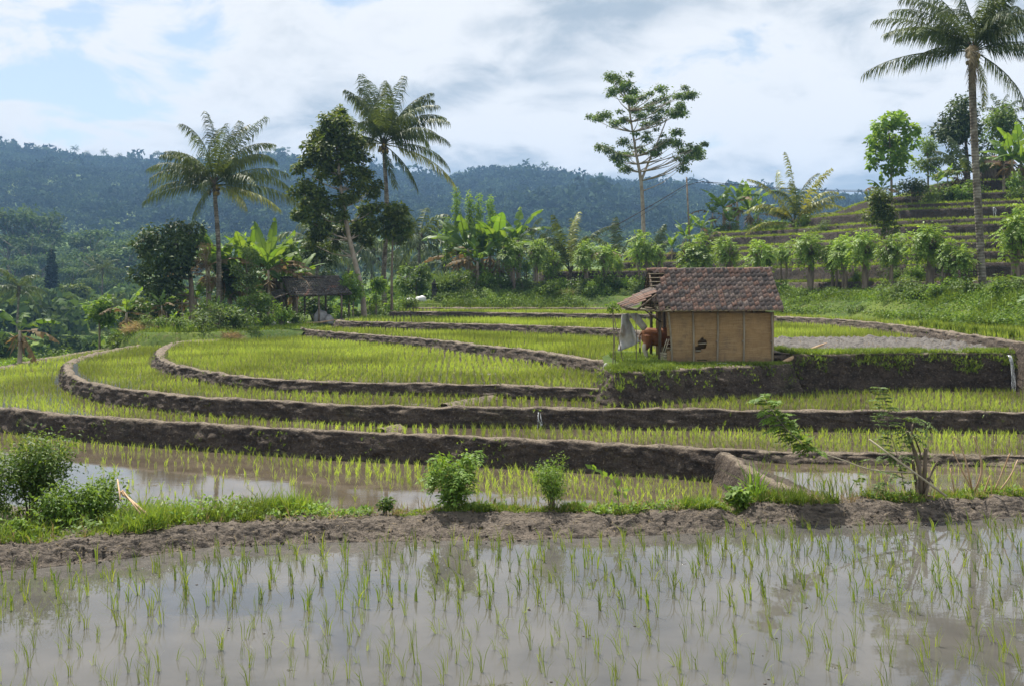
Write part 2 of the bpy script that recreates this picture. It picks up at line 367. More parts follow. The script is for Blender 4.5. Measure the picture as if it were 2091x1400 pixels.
terr('hedge_ground', HG, [(-6.9, 114), (-6.6, 105), (-3, 104), (2, 103.8), (8, 103), (13, 100.5), (17.5, 96), (21, 88.5)] + [(pxy(p, d + 4)) for p, d in ((1700, 76.4), (1800, 68.3), (1900, 62.6), (2000, 57.8), (2091, 54.3), (2300, 48))], [(60, 60), (60, 140), (-5, 140)], 2.6, 0.0, 'grass', 'ground', 0.5)
HILL_PX = [1128, 1290, 1450, 1600, 1743, 1850, 2000, 2091, 2300]
HILL_D = [110, 106, 100, 92, 82, 76, 72, 70, 65]
HILL_H = [-0.5, -1.75, -2.7, -3.62, -4.37, -5.53, -6.35, -7.7, -8.56, -9.84, -11.5]
HILL_X0 = [1040, 1122, 1278, 1312, 1440, 1465, 1485, 1685, 1832, 1828, 1958]
HILL_STEP = 4.4
def hill_d(px, k): return float(np.interp(px, HILL_PX, HILL_D)) + HILL_STEP * k
for k, (h, x0) in enumerate(zip(HILL_H, HILL_X0)):
    pp = [x0] + [p for p in (1200, 1290, 1370, 1450, 1530, 1600, 1670, 1743, 1800, 1850, 1920, 2000, 2091, 2300) if p > x0 + 25]
    fr = [pxy(p, hill_d(p, k) + 0.5 * N3(p * 0.011, k * 3.3)) for p in pp]
    e = fr[0]; left = [(e[0] + 2.0, e[1] + 34), (e[0] - 0.6, e[1] + 12), (e[0] - 0.9, e[1] + 3.0)]
    terr('hill_%d' % k, h, left + fr, [(85, 75), (85, 215), (e[0] + 6, 215)], 0.35 if k else 0.8, 0.05 if k else 0.0, 'grass', 'mud_hill', 0.45)

# ridge of the far hills by bearing, and the open ground between
RPX = [-1500, -400, 0, 100, 200, 300, 420, 520, 560, 640, 800, 900, 960, 1050, 1130, 1200, 1300, 1400, 1500, 1650, 1750, 1830, 2000, 2300, 3200]
RPY = [343, 305, 315, 327, 340, 343, 351, 339, 335, 345, 367, 379, 373, 363, 368, 379, 388, 394, 400, 414, 424, 434, 451, 468, 483]
DK = [-80, 0, 40, 65, 100, 150, 250, 400, 500, 650, 750, 800]
HK = [7.5, 7.5, 6.2, 5.5, 7.4, 9.6, 10.5, 6.0, -4.0, -24.0, -31.0, -33.5]
def baseH(x, d):
    if d <= 800:
        h = np.interp(d, DK, HK) + (0 if d < 120 else min(1, (d - 120) / 200) * 3.0 * fbm(x * 0.006 + 3, d * 0.006))
        if d > 90:
            stp = 1.1 if d < 420 else 2.6
            k = min(1.0, (d - 90) / 30) * (1 if d < 770 else 0)
            q = h / stp; f = q - math.floor(q); f = max(0.0, min(1.0, (f - 0.35) / 0.3)); hq = (math.floor(q) + f) * stp
            h = h * (1 - k) + hq * k
        return h
    px = CX + FOC * x / d
    top = -(YH - np.interp(px, RPX, RPY)) * 1500 / FOC
    t = min(1.0, (d - 800) / 700.0); wob = (11 * fbm(x * 0.004, d * 0.003, 2) + 16 * (abs(N3(x * 0.0045, d * 0.0012, 6)) - 0.25)) * math.sin(math.pi * t)
    h = -33.5 + (top + 33.5) * (t ** 0.92) + wob
    if d > 1500: h += (d - 1500) * 0.18
    return h
def topsv(x, y, minH=-1e9):
    r = np.full(len(x), 99.0)
    for t in TER:
        if t['H'] > minH: r = np.where(inpoly(x, y, t['cpoly']), np.minimum(r, t['H']), r)
    return r
def inside1(x, y, poly):
    c = False; j = len(poly) - 1
    for i in range(len(poly)):
        yi, yj = poly[i][1], poly[j][1]
        if (yi > y) != (yj > y) and x < (poly[j][0] - poly[i][0]) * (y - yi) / (yj - yi) + poly[i][0]: c = not c
        j = i
    return c
def tops(x, y):
    for t in sorted(TER, key=lambda q: q['H']):
        if inside1(x, y, t['cpoly']): return t['H']
    return None
# foreground bank
BX = np.array([-14, -9, -7.6, -6.2, -5.1, -4.0, -2.3, -0.9, 0.4, 1.7, 2.65, 3.05, 3.3, 3.6, 4.6, 5.5, 7.0, 10, 16])
def pix_line(pp, H):
    q = [Pg(a, b, H) for a, b in pp]; return np.array([a for a, b in q]), np.array([b for a, b in q])
FX, FD = pix_line([(-400, 1180), (0, 1166), (150, 1152), (300, 1134), (450, 1116), (700, 1106), (1000, 1104), (1250, 1096), (1450, 1086), (1530, 1072), (1565, 1068), (1700, 1073), (1850, 1070), (2091, 1055), (2400, 1040)], H0)
CXx, CD = pix_line([(-400, 1125), (0, 1112), (200, 1098), (300, 1086), (450, 1066), (700, 1060), (900, 1047), (1100, 1045), (1300, 1050), (1450, 1052), (1510, 1060), (1545, 1068), (1590, 1045), (1750, 1036), (1850, 1024), (2091, 1012), (2400, 1002)], 2.98)
def bank_front(x): return float(np.interp(x, FX, FD))
def bank_crest(x): return max(float(np.interp(x, CXx, CD)), bank_front(x) + 0.35)
def bank_back(x): return float(np.interp(x, [-14, -8, -5, -3, 0, 3, 4.2, 5, 14], [27, 25, 22.5, 20.5, 20, 20.5, 21.5, 22.2, 23.2]))
def bank_dip(x): return max(0.0, 1 - abs(x - 3.12) / 0.3)
def bank_h(x, d):                        # height of the mud bank between the young paddy and the ponds
    f, c, b = bank_front(x), bank_crest(x), bank_back(x)
    lowz = Z(H1) - 0.25 if x < 4.5 else Z(H1R) - 0.2
    crest = Z(3.0) - 0.16 * bank_dip(x) + 0.03 * N3(x * 1.1, 4.0)
    if d <= f: return Z(H0) - 0.25 * (f - d)
    if d <= c:
        s = (d - f) / (c - f); s = s * s * (3 - 2 * s); s = 0.55 * s + 0.45 * (d - f) / (c - f)
        return Z(H0) + (crest - Z(H0)) * s
    w = 0.5 + 1.8 * max(0, min(1, (-x - 2.5) / 3.0))
    if d <= c + w: return crest - 0.02 * (d - c)
    s = min(1, (d - c - w) / max(0.5, b - c - w)); return crest - 0.02 * w + (lowz - crest + 0.02 * w) * s
def gz(x, y):
    if y < bank_back(x) and abs(x) < 15:
        return Z(H0) if y < bank_front(x) else bank_h(x, y)
    t = tops(x, y)
    if t is None: t = H1 if (y < 50 and -33 < x < 30) else baseH(x, y)
    return Z(t)
def gnd(px, d): x, y = pxy(px, d); return (x, y, gz(x, y))

# one sheet of ground out to beyond the ridge
def axis(a):
    out = [0.0]
    while out[-1] < a: out.append(out[-1] + (2.0 if out[-1] < 60 else 2.0 + (out[-1] - 60) * 0.028))
    return np.array(out)
ax = axis(2000); gx = np.concatenate([-ax[:0:-1], ax])
ay = [-80.0]
while ay[-1] < 2300: ay.append(ay[-1] + (2.0 if ay[-1] < 140 else min(22, 2.0 + (ay[-1] - 140) * 0.012)))
ay = np.array(ay)
GX, GY = [q.ravel() for q in np.meshgrid(gx, ay)]
GT = np.full(len(GX), 99.0); nearm = (GX > -60) & (GX < 80) & (GY < 200)
GT[nearm] = topsv(GX[nearm], GY[nearm])
GV = []
for x, y, t in zip(GX, GY, GT):
    h = baseH(x, y)
    if t < 90 or (y < 52 and -35 < x < 32): h = max(h, 7.0 if y < 60 else 3.8)
    GV.append((x, y, Z(h)))
nx, ny = len(gx), len(ay)
I = np.arange(nx * ny).reshape(ny, nx)
GF = np.stack([I[:-1, :-1], I[:-1, 1:], I[1:, 1:], I[1:, :-1]], -1).reshape(-1, 4)
def valleymat():
    w = MT('valley_ground'); a = w.noise(0.03, 5, 0.6); b = w.noise(0.3, 5, 0.6)
    g = w.n('ShaderNodeNewGeometry'); sp = w.n('ShaderNodeSeparateXYZ'); w.l(g.outputs['Normal'], sp.inputs[0])
    c = w.mix(w.rng(a, 0.35, 0.65), (0.07, 0.12, 0.028), (0.16, 0.21, 0.045))
    c = w.mix(w.rng(b, 0.45, 0.7, 0, 0.6), c, (0.06, 0.085, 0.03))
    c = w.mix(w.rng(sp.outputs[2], 0.80, 0.97, 1, 0), c, (0.075, 0.06, 0.045))
    return w.out(w.bsdf(c, 0.95, 0.1))
tag(link('ground', mesh_np('ground', GV, [GF]), valleymat()), kind='structure')
# the roadside slope under the photographer
SV, SF = [], []
sx, sy = np.linspace(-30, 30, 40), [-40, -8, 2.2, 3.2, 4.2, 5.2, 6.2]
szz = [Z(1.6), Z(1.6), Z(1.65), Z(2.0), Z(2.6), Z(3.1), Z(3.5)]
for y, z in zip(sy, szz):
    for x in sx: SV.append((x, y, z + 0.06 * fbm(x, y)))
I = np.arange(len(SV)).reshape(len(sy), 40)
tag(link('roadside_slope', mesh_np('roadside_slope', SV, [np.stack([I[:-1, :-1], I[:-1, 1:], I[1:, 1:], I[1:, :-1]], -1).reshape(-1, 4)]), M['ground']), kind='structure')

def sheet(name, poly, z, mat):
    tri = tessellate_polygon([[Vector((p[0], p[1], 0)) for p in poly]])
    me = mesh_np(name, [(p[0], p[1], z) for p in poly], [np.array([(a, b, c) for a, b, c in tri])])
    bm = bmesh.new(); bm.from_mesh(me); bmesh.ops.recalc_face_normals(bm, faces=bm.faces)
    for f in bm.faces:
        if f.normal.z < 0: f.normal_flip()
    bm.to_mesh(me); bm.free()
    return tag(link(name, me, mat), kind='structure')
# young paddy in front, pond below it
xs = np.linspace(-14, 14, 60)
sheet('paddy_water', [(-20, 4), (20, 4), (20, bank_front(14) + 0.3)] + [(x, bank_front(x) + 0.25) for x in xs[::-1]] + [(-20, bank_front(-14) + 0.3)], Z(H0), M['water_near'])
sheet('paddy_water', [(-32, 18), (30, 18), (30, 50), (-32, 50)], Z(H1), M['water'])

def bank_mesh(t):
    lp = t['lip']; n = len(lp); T = nrm(np.gradient(lp, axis=0)); Nn = np.stack([T[:, 1], -T[:, 0]], 1)
    z0 = Z(t['H']); b = t['batter']; bu = t['bund']; near = lp[:, 1].min() < 45
    rows = 20 if near else 8
    prof = [(-0.55, -0.06), (-0.4, bu * 0.4), (-0.22, bu * 0.95), (-0.05, bu)] if bu > 0 else [(-0.6, -0.03), (-0.2, 0.02)]
    V = []; OO = lp + Nn * (b + 0.5); LO = topsv(OO[:, 0], OO[:, 1], t['H'] + 0.01)
    for i in range(n):
        x, y = lp[i]; nx_, ny_ = Nn[i]; ox, oy = OO[i]; lo = LO[i]
        if lo > 90: lo = H1 if (oy < 50 and -32 < ox < 30) else max(t['H'] + 0.8, baseH(ox, oy))
        zl = Z(lo) - 0.12; hgt = z0 - zl
        jit = 0.10 * fbm(x * 0.8, y * 0.8, t['H']) + 0.05 * N3(x * 2.7, y * 2.7, 4)
        wid = 0.75 + 0.35 * N3(x * 0.5, y * 0.5, 7)
        ring = []
        for o, h in prof:
            ring.append((o * wid + jit, z0 + h * (1 + 0.6 * N3(x * 0.9, y * 0.9, 3)) + (0.045 * fbm(x * 2.1, y * 2.1, o) + 0.02 * N3(x * 9, y * 9, o) if h > 0 else 0)))
        for k in range(rows):
            s = k / (rows - 1); o = 0.06 + b * (s ** 0.8) + jit * (1 - s * 0.5)
            z = z0 + bu * 0.5 * (1 - s) - hgt * s
            if 0 < k < rows - 1:
                a_ = 0.09 if near else 0.11
                if near:
                    v1 = mnoise.voronoi((x * 3.2, y * 3.2, z * 4.5))[0]; o += 0.16 * (min(0.45, v1[1] - v1[0]) - 0.2)
                o += a_ * fbm(x * 2.3 + 11, y * 2.3, z * 2.6) + (0.05 * N3(x * 7, y * 7, z * 5) + 0.03 * N3(x * 15, y * 15, z * 13) if near else 0)
            ring.append((o, z))
        V += [(x + nx_ * o, y + ny_ * o, z) for o, z in ring]
    m = len(V) // n; I = np.arange(n * m).reshape(n, m)
    F = np.stack([I[:-1, :-1], I[:-1, 1:], I[1:, 1:], I[1:, :-1]], -1).reshape(-1, 4)
    return V, F
for t in TER:
    V, F = bank_mesh(t)
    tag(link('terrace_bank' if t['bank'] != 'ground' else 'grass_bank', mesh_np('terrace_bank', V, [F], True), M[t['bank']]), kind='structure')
    sheet('paddy_water' if t['sheet'] == 'water' else 'grass_ground', t['poly'], Z(t['H']) - (0.0 if t['sheet'] == 'water' else 0.004), M['water'] if t['sheet'] == 'water' else M['ground'])

# the near bank, finely lumped
bxs = np.concatenate([np.arange(-12, -7.4, 0.12), np.arange(-7.4, 7.6, 0.032), np.arange(7.6, 12, 0.12)]); V = []
offs = np.concatenate([np.linspace(-0.25, 1.0, 40), 1.0 + np.linspace(0.02, 1.0, 26) ** 1.5])
for x in bxs:
    f, c, b = bank_front(x), bank_crest(x), bank_back(x)
    for s in offs:
        d = f + (c - f) * s if s <= 1 else c + (b - c) * (s - 1)
        z = bank_h(x, d) - (0.0 if s > 0 else 0.05)
        amp = 0.045 if s > 0.05 else 0.02
        if s < 1.3:
            v1 = mnoise.voronoi((x * 7 + N3(x * 6, d * 6) * 0.6, d * 9, 0.3))[0]; v2 = mnoise.voronoi((x * 15, d * 18, 1.7))[0]
            z += amp * (fbm(x * 2.6, d * 2.6, 1) * 0.8 + 1.1 * min(0.5, v1[1] - v1[0]) - 0.3 + 0.7 * min(0.45, v2[1] - v2[0]) + 0.25 * N3(x * 19, d * 19, 5))
        else: z += 0.05 * fbm(x * 1.5, d * 1.5)
        V.append((x + 0.03 * N3(x * 5, d * 5, 8), d + 0.05 * N3(x * 4, d * 4, 12), z))
I = np.arange(len(V)).reshape(len(bxs), len(offs))
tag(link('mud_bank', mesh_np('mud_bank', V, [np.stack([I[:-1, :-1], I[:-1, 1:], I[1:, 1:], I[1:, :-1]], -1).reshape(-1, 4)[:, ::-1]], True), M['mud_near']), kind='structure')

# low bunds that divide the fields
def bund(pts, H, w=0.20, h=0.09):
    p = resample(pts, 0.15); T = nrm(np.gradient(p, axis=0)); Nn = np.stack([T[:, 1], -T[:, 0]], 1); V = []
    for i, (x, y) in enumerate(p):
        j = 0.09 * fbm(x * 1.3, y * 1.3)
        for o, z in ((-1.3, -0.05), (-0.8, 0.5), (-0.3, 0.95), (0.3, 1.0), (0.8, 0.5), (1.3, -0.05)):
            V.append((x + Nn[i][0] * (o * w + j), y + Nn[i][1] * (o * w + j), Z(H) + z * h + 0.025 * fbm(x * 4, y * 4, o)))
    I = np.arange(len(V)).reshape(len(p), 6)
    tag(link('field_bund', mesh_np('field_bund', V, [np.stack([I[:-1, :-1], I[:-1, 1:], I[1:, 1:], I[1:, :-1]], -1).reshape(-1, 4)], True), M['mud']), kind='structure')
def spur(pp):                            # a bund that slopes down from a higher lip
    p = resample([Pg(a, b, h) + (h,) for a, b, h in pp], 0.12); T = nrm(np.gradient(p[:, :2], axis=0)); Nn = np.stack([T[:, 1], -T[:, 0]], 1); V = []
    for i, (x, y, h) in enumerate(p):
        j = 0.07 * fbm(x * 1.3, y * 1.3)
        for q, (o, z) in enumerate(((0.42, -0.85), (0.36, -0.62), (0.30, -0.42), (0.23, -0.22), (0.13, -0.04), (0.03, 0.03), (-0.06, 0.02), (-0.13, -0.05), (-0.2, -0.35))):
            k = o + j + 0.09 * fbm(x * 2.2, y * 2.2, z * 2) + 0.06 * N3(x * 7, y * 7, z * 6)
            V.append((x + Nn[i][0] * k, y + Nn[i][1] * k, Z(h) + z + 0.03 * fbm(x * 4, y * 4, o)))
    I = np.arange(len(V)).reshape(len(p), 9)
    tag(link('field_bund', mesh_np('field_bund', V, [np.stack([I[:-1, :-1], I[:-1, 1:], I[1:, 1:], I[1:, :-1]], -1).reshape(-1, 4)], True), M['mud']), kind='structure')
spur([(1455, 920, 4.27), (1485, 927, 4.28), (1512, 944, 4.31), (1550, 968, 4.34), (1605, 992, 4.37), (1660, 1018, 4.39), (1715, 1046, 4.40)])
bund(L(H2, (775, 880), (805, 873), (845, 862), (870, 852)), H2)
bund(L(H3, (905, 829), (935, 823), (1000, 812), (1060, 803)), H3)

# ------------------------------------------------------------------ rice
def blades(P, h, lean, az, wdt, seg=2, yaw=None, rng=RNG):
    n = len(P); D = np.stack([np.cos(az) * np.sin(lean), np.sin(az) * np.sin(lean), np.cos(lean)], 1)
    yaw = rng.uniform(0, np.pi, n) if yaw is None else yaw
    S = np.stack([np.cos(yaw), np.sin(yaw), np.zeros(n)], 1) * (wdt[:, None] / 2)
    h = h[:, None]
    if seg == 1:
        V = np.stack([P - S, P + S, P + D * h], 1).reshape(-1, 3); I = np.arange(3 * n).reshape(n, 3)
        return V, I
    mid = P + D * h * 0.55
    D2 = nrm(D + np.stack([np.cos(az), np.sin(az), np.full(n, -0.35)], 1) * (0.3 + lean[:, None] * 0.6))
    tip = mid + D2 * h * 0.5
    V = np.stack([P - S * 0.8, P + S * 0.8, mid + S, mid - S, tip], 1).reshape(-1, 3)
    I = np.arange(5 * n).reshape(n, 5)
    return V, I[:, [0, 1, 2, 3]], I[:, [3, 2, 4]]
def tufts(P, nb, h, spread, wdt, seg, rng=RNG, sway=None):
    n = len(P); PP = np.repeat(P, nb, 0) + np.concatenate([rng.normal(0, 0.012, (n * nb, 2)), np.zeros((n * nb, 1))], 1)
    hh = np.repeat(h, nb) * rng.uniform(0.6, 1.1, n * nb)
    az = rng.uniform(0, 2 * np.pi, n * nb); ln = np.abs(rng.normal(0, spread, n * nb))
    if sway is not None: az = np.where(rng.random(n * nb) < 0.6, sway + rng.normal(0, 0.7, n * nb), az)
    return blades(PP, hh, ln, az, np.full(n * nb, wdt) * rng.uniform(0.7, 1.3, n * nb), seg, None, rng)

def near_lip(x, y, lip, m):
    r = np.full(len(x), 1e9)
    bb = (x > lip[:, 0].min() - m) & (x < lip[:, 0].max() + m) & (y > lip[:, 1].min() - m) & (y < lip[:, 1].max() + m)
    if not bb.any(): return bb
    st = max(1, int(0.5 * m / max(1e-3, np.linalg.norm(lip[1] - lip[0])))); out = np.zeros(len(x), bool)
    r, x, y = r[bb], x[bb], y[bb]
    for i in range(0, len(lip), st): r = np.minimum(r, (x - lip[i, 0]) ** 2 + (y - lip[i, 1]) ** 2)
    out[bb] = r < m * m
    return out
FIELD = {}
def field_points(key, H, spacing, ang, bbox, poly=None, margin=0.55, jit=0.05, keep=None):
    x0, x1, y0, y1 = bbox; R = 0.5 * math.hypot(x1 - x0, y1 - y0)
    g = np.arange(-R, R, spacing); u, v = np.meshgrid(g, g); u, v = u.ravel(), v.ravel()
    c, s = math.cos(ang), math.sin(ang); x = (x0 + x1) / 2 + u * c - v * s; y = (y0 + y1) / 2 + u * s + v * c
    x = x + RNG.normal(0, jit, len(x)); y = y + RNG.normal(0, jit, len(y))
    px = CX + FOC * x / np.maximum(y, 1)
    ok = (x > x0) & (x < x1) & (y > y0) & (y < y1) & (px > -120) & (px < 2210)
    if poly is not None: ok[ok] = inpoly(x[ok], y[ok], poly)
    x, y = x[ok], y[ok]
    ok = np.ones(len(x), bool)
    for t in TER:
        if t['H'] < H - 0.01: ok &= ~inpoly(x, y, t['cpoly']) & ~near_lip(x, y, t['lip'], t['batter'] + 0.25)
        elif abs(t['H'] - H) < 0.01: ok &= ~near_lip(x, y, t['lip'], margin)
    if keep is not None: ok &= keep(x, y)
    return x[ok], y[ok]
def rice_field(key, label, H, spacing, ang, bbox, h=0.30, nb=5, wdt=0.016, seg=2, spread=0.2, keep=None, mat='rice'):
    poly = next((t['cpoly'] for t in TER if t['key'] == key), None)
    x, y = field_points(key, H, spacing, ang, bbox, poly, keep=keep)
    P = np.stack([x, y, np.full(len(x), Z(H) - 0.01)], 1)
    hh = h * (0.85 + 0.3 * RNG.random(len(P))) * (1 + 0.25 * np.array([N3(a * 0.25, b * 0.25, H) for a, b in zip(x, y)]))
    tag(MB().add(*tufts(P, nb, hh, spread, wdt, seg)).obj('rice_crop', M[mat]), label, 'rice', kind='stuff')
rice_field('pond', 'sparse young rice in rows on the muddy pond below the tallest bank', H1, 0.27, 0.12, (-26, 12, 19, 48), 0.25, 6, 0.011, keep=lambda x, y: (y > np.interp(x, [-14, -8, -5, -3, 0, 3, 5], [27.5, 25.6, 23.2, 21.2, 20.6, 21, 22])) & ~((y < np.interp(x, [-14, -8, -4, 0], [34, 31.5, 28.2, 25.2])) & (RNG.random(len(x)) < 0.85)))
rice_field('lower_right', 'thin young rice around the bright puddle beside the cut stump', H1R, 0.33, 0.0, (4, 18, 23, 30), 0.25, 6, 0.011, keep=lambda x, y: RNG.random(len(x)) < 0.75)
rice_field('second', 'rice in the long field directly above the tallest bank', H2, 0.26, 0.03, (-30, 18, 27, 78), 0.235, 6, 0.0125)
rice_field('third', 'rice in the narrow field that curls round below the rounded field', H3, 0.26, -0.02, (-25, 20, 31, 76), 0.235, 6, 0.0135)
rice_field('round_field', 'dense yellow-green rice in the large rounded field', HA, 0.27, 0.05, (-24, 5, 36, 78), 0.25, 6, 0.0155)
rice_field('upper_b', 'yellow-green rice between the rounded field and the cow hut', HB, 0.25, 0.1, (-16, 7, 41, 86), 0.28, 5, 0.026, 1)
rice_field('upper_c', 'yellow-green rice on the terrace level behind the tiled hut', HC, 0.28, 0.1, (-14, 26, 50, 96), 0.28, 5, 0.028, 1, keep=lambda x, y: (y > 52) | (x < 5))
rice_field('upper_d', 'pale green rice on the terrace below the hedge bank', HD, 0.30, 0.1, (-12, 27, 44, 104), 0.28, 5, 0.028, 1)
rice_field('strip_e', 'thin strip of rice at the foot of the hedge bank', HE, 0.32, 0.1, (-9, 19, 93, 110), 0.28, 5, 0.028, 1)

# young seedlings in front: the largest 300 one by one, the rest as one
rg = np.random.default_rng(5)
x, y = field_points('front', H0, 0.262, 0.10, (-7.2, 7.2, 7.9, 15.5), None, 0.3, 0.055)
ok = np.array([b < bank_front(a) - 0.12 for a, b in zip(x, y)]) & (rg.random(len(x)) < 0.92)
x, y = x[ok], y[ok]; px = CX + FOC * x / y; py = YH + FOC * H0 / y
ok = (px > -40) & (px < 2130) & (py < 1440); x, y = x[ok], y[ok]
od = np.argsort(y); near, rest = od[:300], od[300:]
tm = []
for k in range(14):
    nb = int(rg.integers(5, 12)); sway = rg.uniform(1.7, 3.4)
    me = MB().add(*tufts(np.zeros((1, 3)), nb, np.array([0.26]), 0.28, 0.0055, 2, rg, sway)).mesh('rice_seedling')
    me.materials.append(M['rice_near']); tm.append(me)
for i in near:
    o = link('rice_seedling', tm[int(rg.integers(14))]); o.location = (x[i], y[i], Z(H0) - 0.012)
    o.rotation_euler = (rg.normal(0, 0.07), rg.normal(0, 0.10), rg.normal(0, 0.5)); s = rg.uniform(0.55, 1.2); o.scale = (s, s, s * rg.uniform(0.9, 1.15))
    tag(o, 'young rice seedling standing in the reflective flooded paddy before the mud bank', 'rice seedling', 'rice seedlings in the flooded paddy')
P = np.stack([x[rest], y[rest], np.full(len(rest), Z(H0) - 0.012)], 1)
tag(MB().add(*tufts(P, 6, rg.uniform(0.17, 0.30, len(P)), 0.20, 0.009, 2, rg, 2.4)).obj('rice_seedlings', M['rice_near']), 'young rice seedlings along the foot of the near mud bank', 'rice', kind='stuff')

# ------------------------------------------------------------------ grass on banks and lips
def scatter_grass(name, label, P, nb, h, wdt, spread=0.5, seg=2, mat='grass'):
    P = np.asarray(P, float)
    tag(MB().add(*tufts(P, nb, np.asarray(h) * np.ones(len(P)), spread, wdt, seg)).obj(name, M[mat]), label, 'grass', kind='stuff')
def lip_points(key, dens, o0, o1, clump=0.0, sc=0.4):
    t = next(q for q in TER if q['key'] == key); lp = t['lip']; T = nrm(np.gradient(lp, axis=0)); Nn = np.stack([T[:, 1], -T[:, 0]], 1)
    n = int(len(lp) * np.mean(np.linalg.norm(np.diff(lp, axis=0), axis=1)) * dens); out = []
    for _ in range(n):
        i = int(RNG.integers(len(lp))); o = o0 + (o1 - o0) * RNG.random() ** 1.5 * (1.0 + 0.5 * N3(lp[i][0] * 1.3, lp[i][1] * 1.3, 31)); x, y = lp[i] + Nn[i] * o + RNG.normal(0, 0.1, 2)
        px = CX + FOC * x / max(y, 1)
        if px < -150 or px > 2250 or N3(x * sc, y * sc, t['H']) < clump: continue
        z = Z(t['H']) + (t['bund'] if o < 0.05 else -0.55 * (o / max(t['batter'], 0.3)))
        out.append((x, y, z))
    return out
pts = []
for k, dn, cl in (('second', 7, 0.25), ('third', 7, 0.22), ('round_field', 8, 0.15), ('upper_b', 8, 0.12), ('lower_right', 10, 0.0)): pts += lip_points(k, dn, -0.3, 0.15, cl)
for k in ('upper_c', 'upper_d', 'strip_e'): pts += lip_points(k, 10, -0.3, 0.2, -0.05)
scatter_grass('bund_grass', 'short grass growing on the lips of the paddy banks', pts, 6, RNG.uniform(0.06, 0.16, len(pts)), 0.014)
pts = []
for k, dn in (('second', 16), ('third', 12), ('lower_right', 20), ('upper_b', 10), ('round_field', 8), ('hut_ground', 60), ('upper_c', 14)):
    t_ = next(q for q in TER if q['key'] == k); lp_ = t_['lip']; T_ = nrm(np.gradient(lp_, axis=0)); N_ = np.stack([T_[:, 1], -T_[:, 0]], 1)
    for _ in range(int(len(lp_) * 0.18 * dn)):
        i = int(RNG.integers(len(lp_))); f_ = RNG.random() ** 1.6; x, y = lp_[i] + N_[i] * (0.10 + t_['batter'] * f_)
        if N3(x * 1.1, y * 1.1, 21) < 0.22: continue
        pts.append((x, y, Z(t_['H']) - 0.6 * f_))
scatter_grass('face_weeds', 'small weeds rooted in the earth faces of the paddy banks', pts, 6, RNG.uniform(0.05, 0.15, len(pts)), 0.02, 0.8)
pts = []
for k in ['hill_%d' % q for q in range(11)]: pts += lip_points(k, 42, -0.55, 0.04, -0.9)
scatter_grass('hillside_grass', 'bright grass along the lips of the stepped hillside', pts, 5, RNG.uniform(0.16, 0.36, len(pts)), 0.06, 0.5, 1, 'lip_grass')
pts = lip_points('shed_ground', 90, -2.0, 1.2, -0.9) + lip_points('shrine_ground', 90, -1.5, 0.8, -0.9)
scatter_grass('verge_grass', 'grass verge below the open shed and around the stone shrine', pts, 5, RNG.uniform(0.12, 0.35, len(pts)), 0.03, 0.5, 1)
pts = lip_points('hut_ground', 130, -0.9, 0.35, -0.55, 0.8)
gp = [(x, y, Z(2.7)) for x, y in zip(RNG.uniform(3.9, 5.9, 2600), RNG.uniform(37.6, 43.5, 2600)) if tops(x, y) == 2.7]; pts += gp + [(x, y, Z(2.7)) for x, y in zip(RNG.uniform(5.6, 10.3, 900), RNG.uniform(37.9, 38.9, 900)) if tops(x, y) == 2.7]
pts += [p for p in lip_points('hut_ground', 260, -1.2, 0.25, -0.35, 0.9) if p[0] < 5.6 and p[0] > 3.2]
scatter_grass('hut_grass', 'lush grass on the ledge around the tiled hut', pts, 6, np.where(np.array(pts)[:, 0] < 5.5, 0.21, 0.12) * RNG.uniform(0.6, 1.3, len(pts)), 0.017)
pts = [p for p in lip_points('upper_c', 560, -0.7, 0.32, -0.3, 0.9) if p[1] < 42 and p[0] > 10.2]
scatter_grass('ledge_grass', 'grass hanging over the high earth bank below the ploughed mud', pts, 6, 0.20 * RNG.uniform(0.5, 1.3, len(pts)), 0.017, 0.8)
pts = []
for _ in range(9000):
    x = RNG.uniform(-11, 11); c, b = bank_crest(x), bank_back(x); w = float(np.interp(x, [-8, -5, -3, 0, 4, 6, 11], [2.0, 1.8, 1.0, 0.6, 0.8, 0.9, 1.0]))
    d = c + 0.12 + abs(RNG.normal(0, 0.5)) * w
    if x > -3.2 and N3(x * 1.1, d * 0.8, 9) < -0.05: continue
    pts.append((x, d, bank_h(x, d) - 0.01))
hh = np.array([(0.17 if p[0] < -2.6 else 0.10) * max(0.25, 1 + 1.5 * N3(p[0] * 1.2, p[1] * 1.2, 2) + 0.7 * N3(p[0] * 4, p[1] * 4, 8)) for p in pts]) * RNG.uniform(0.5, 1.35, len(pts))
scatter_grass('bank_grass', 'grass and weeds behind the crest of the near mud bank', pts, 6, hh, 0.011, 0.55)

pts = []
for _ in range(9000):
    d = RNG.uniform(60, 125); px = RNG.uniform(-90, 420); x, y = pxy(px, d)
    t_ = tops(x, y)
    if t_ is not None and t_ > 3.0: continue
    pts.append((x, y, Z(t_ if t_ is not None else baseH(x, y))))
scatter_grass('corner_scrub', 'rough grass and scrub on the slope beyond the outermost paddy', pts, 6, RNG.uniform(0.2, 0.75, len(pts)), 0.05, 0.5, 1)
pts = []
for _ in range(520):
    x = RNG.uniform(-8, 8); d = bank_crest(x) + 0.1 + abs(RNG.normal(0, 0.5)) * (1.6 if x < -2.5 else 0.6); pts.append((x, d, bank_h(x, d)))
scatter_grass('dry_bank_grass', 'dry yellowed grass mixed into the green behind the near mud bank', pts, 4, RNG.uniform(0.08, 0.26, len(pts)), 0.008, 0.7, 2, 'dry_grass')
pts = [(x, y, Z(HC) + 0.08) for x, y in zip(RNG.uniform(10.5, 21, 420), RNG.uniform(41.8, 53, 420)) if N3(x * 0.6, y * 0.6, 2) > -0.1]
scatter_grass('stubble', 'broken stubble sticking out of the ploughed mud beside the hut', pts, 5, RNG.uniform(0.08, 0.22, len(pts)), 0.012, 0.8, 2, 'dry_grass')
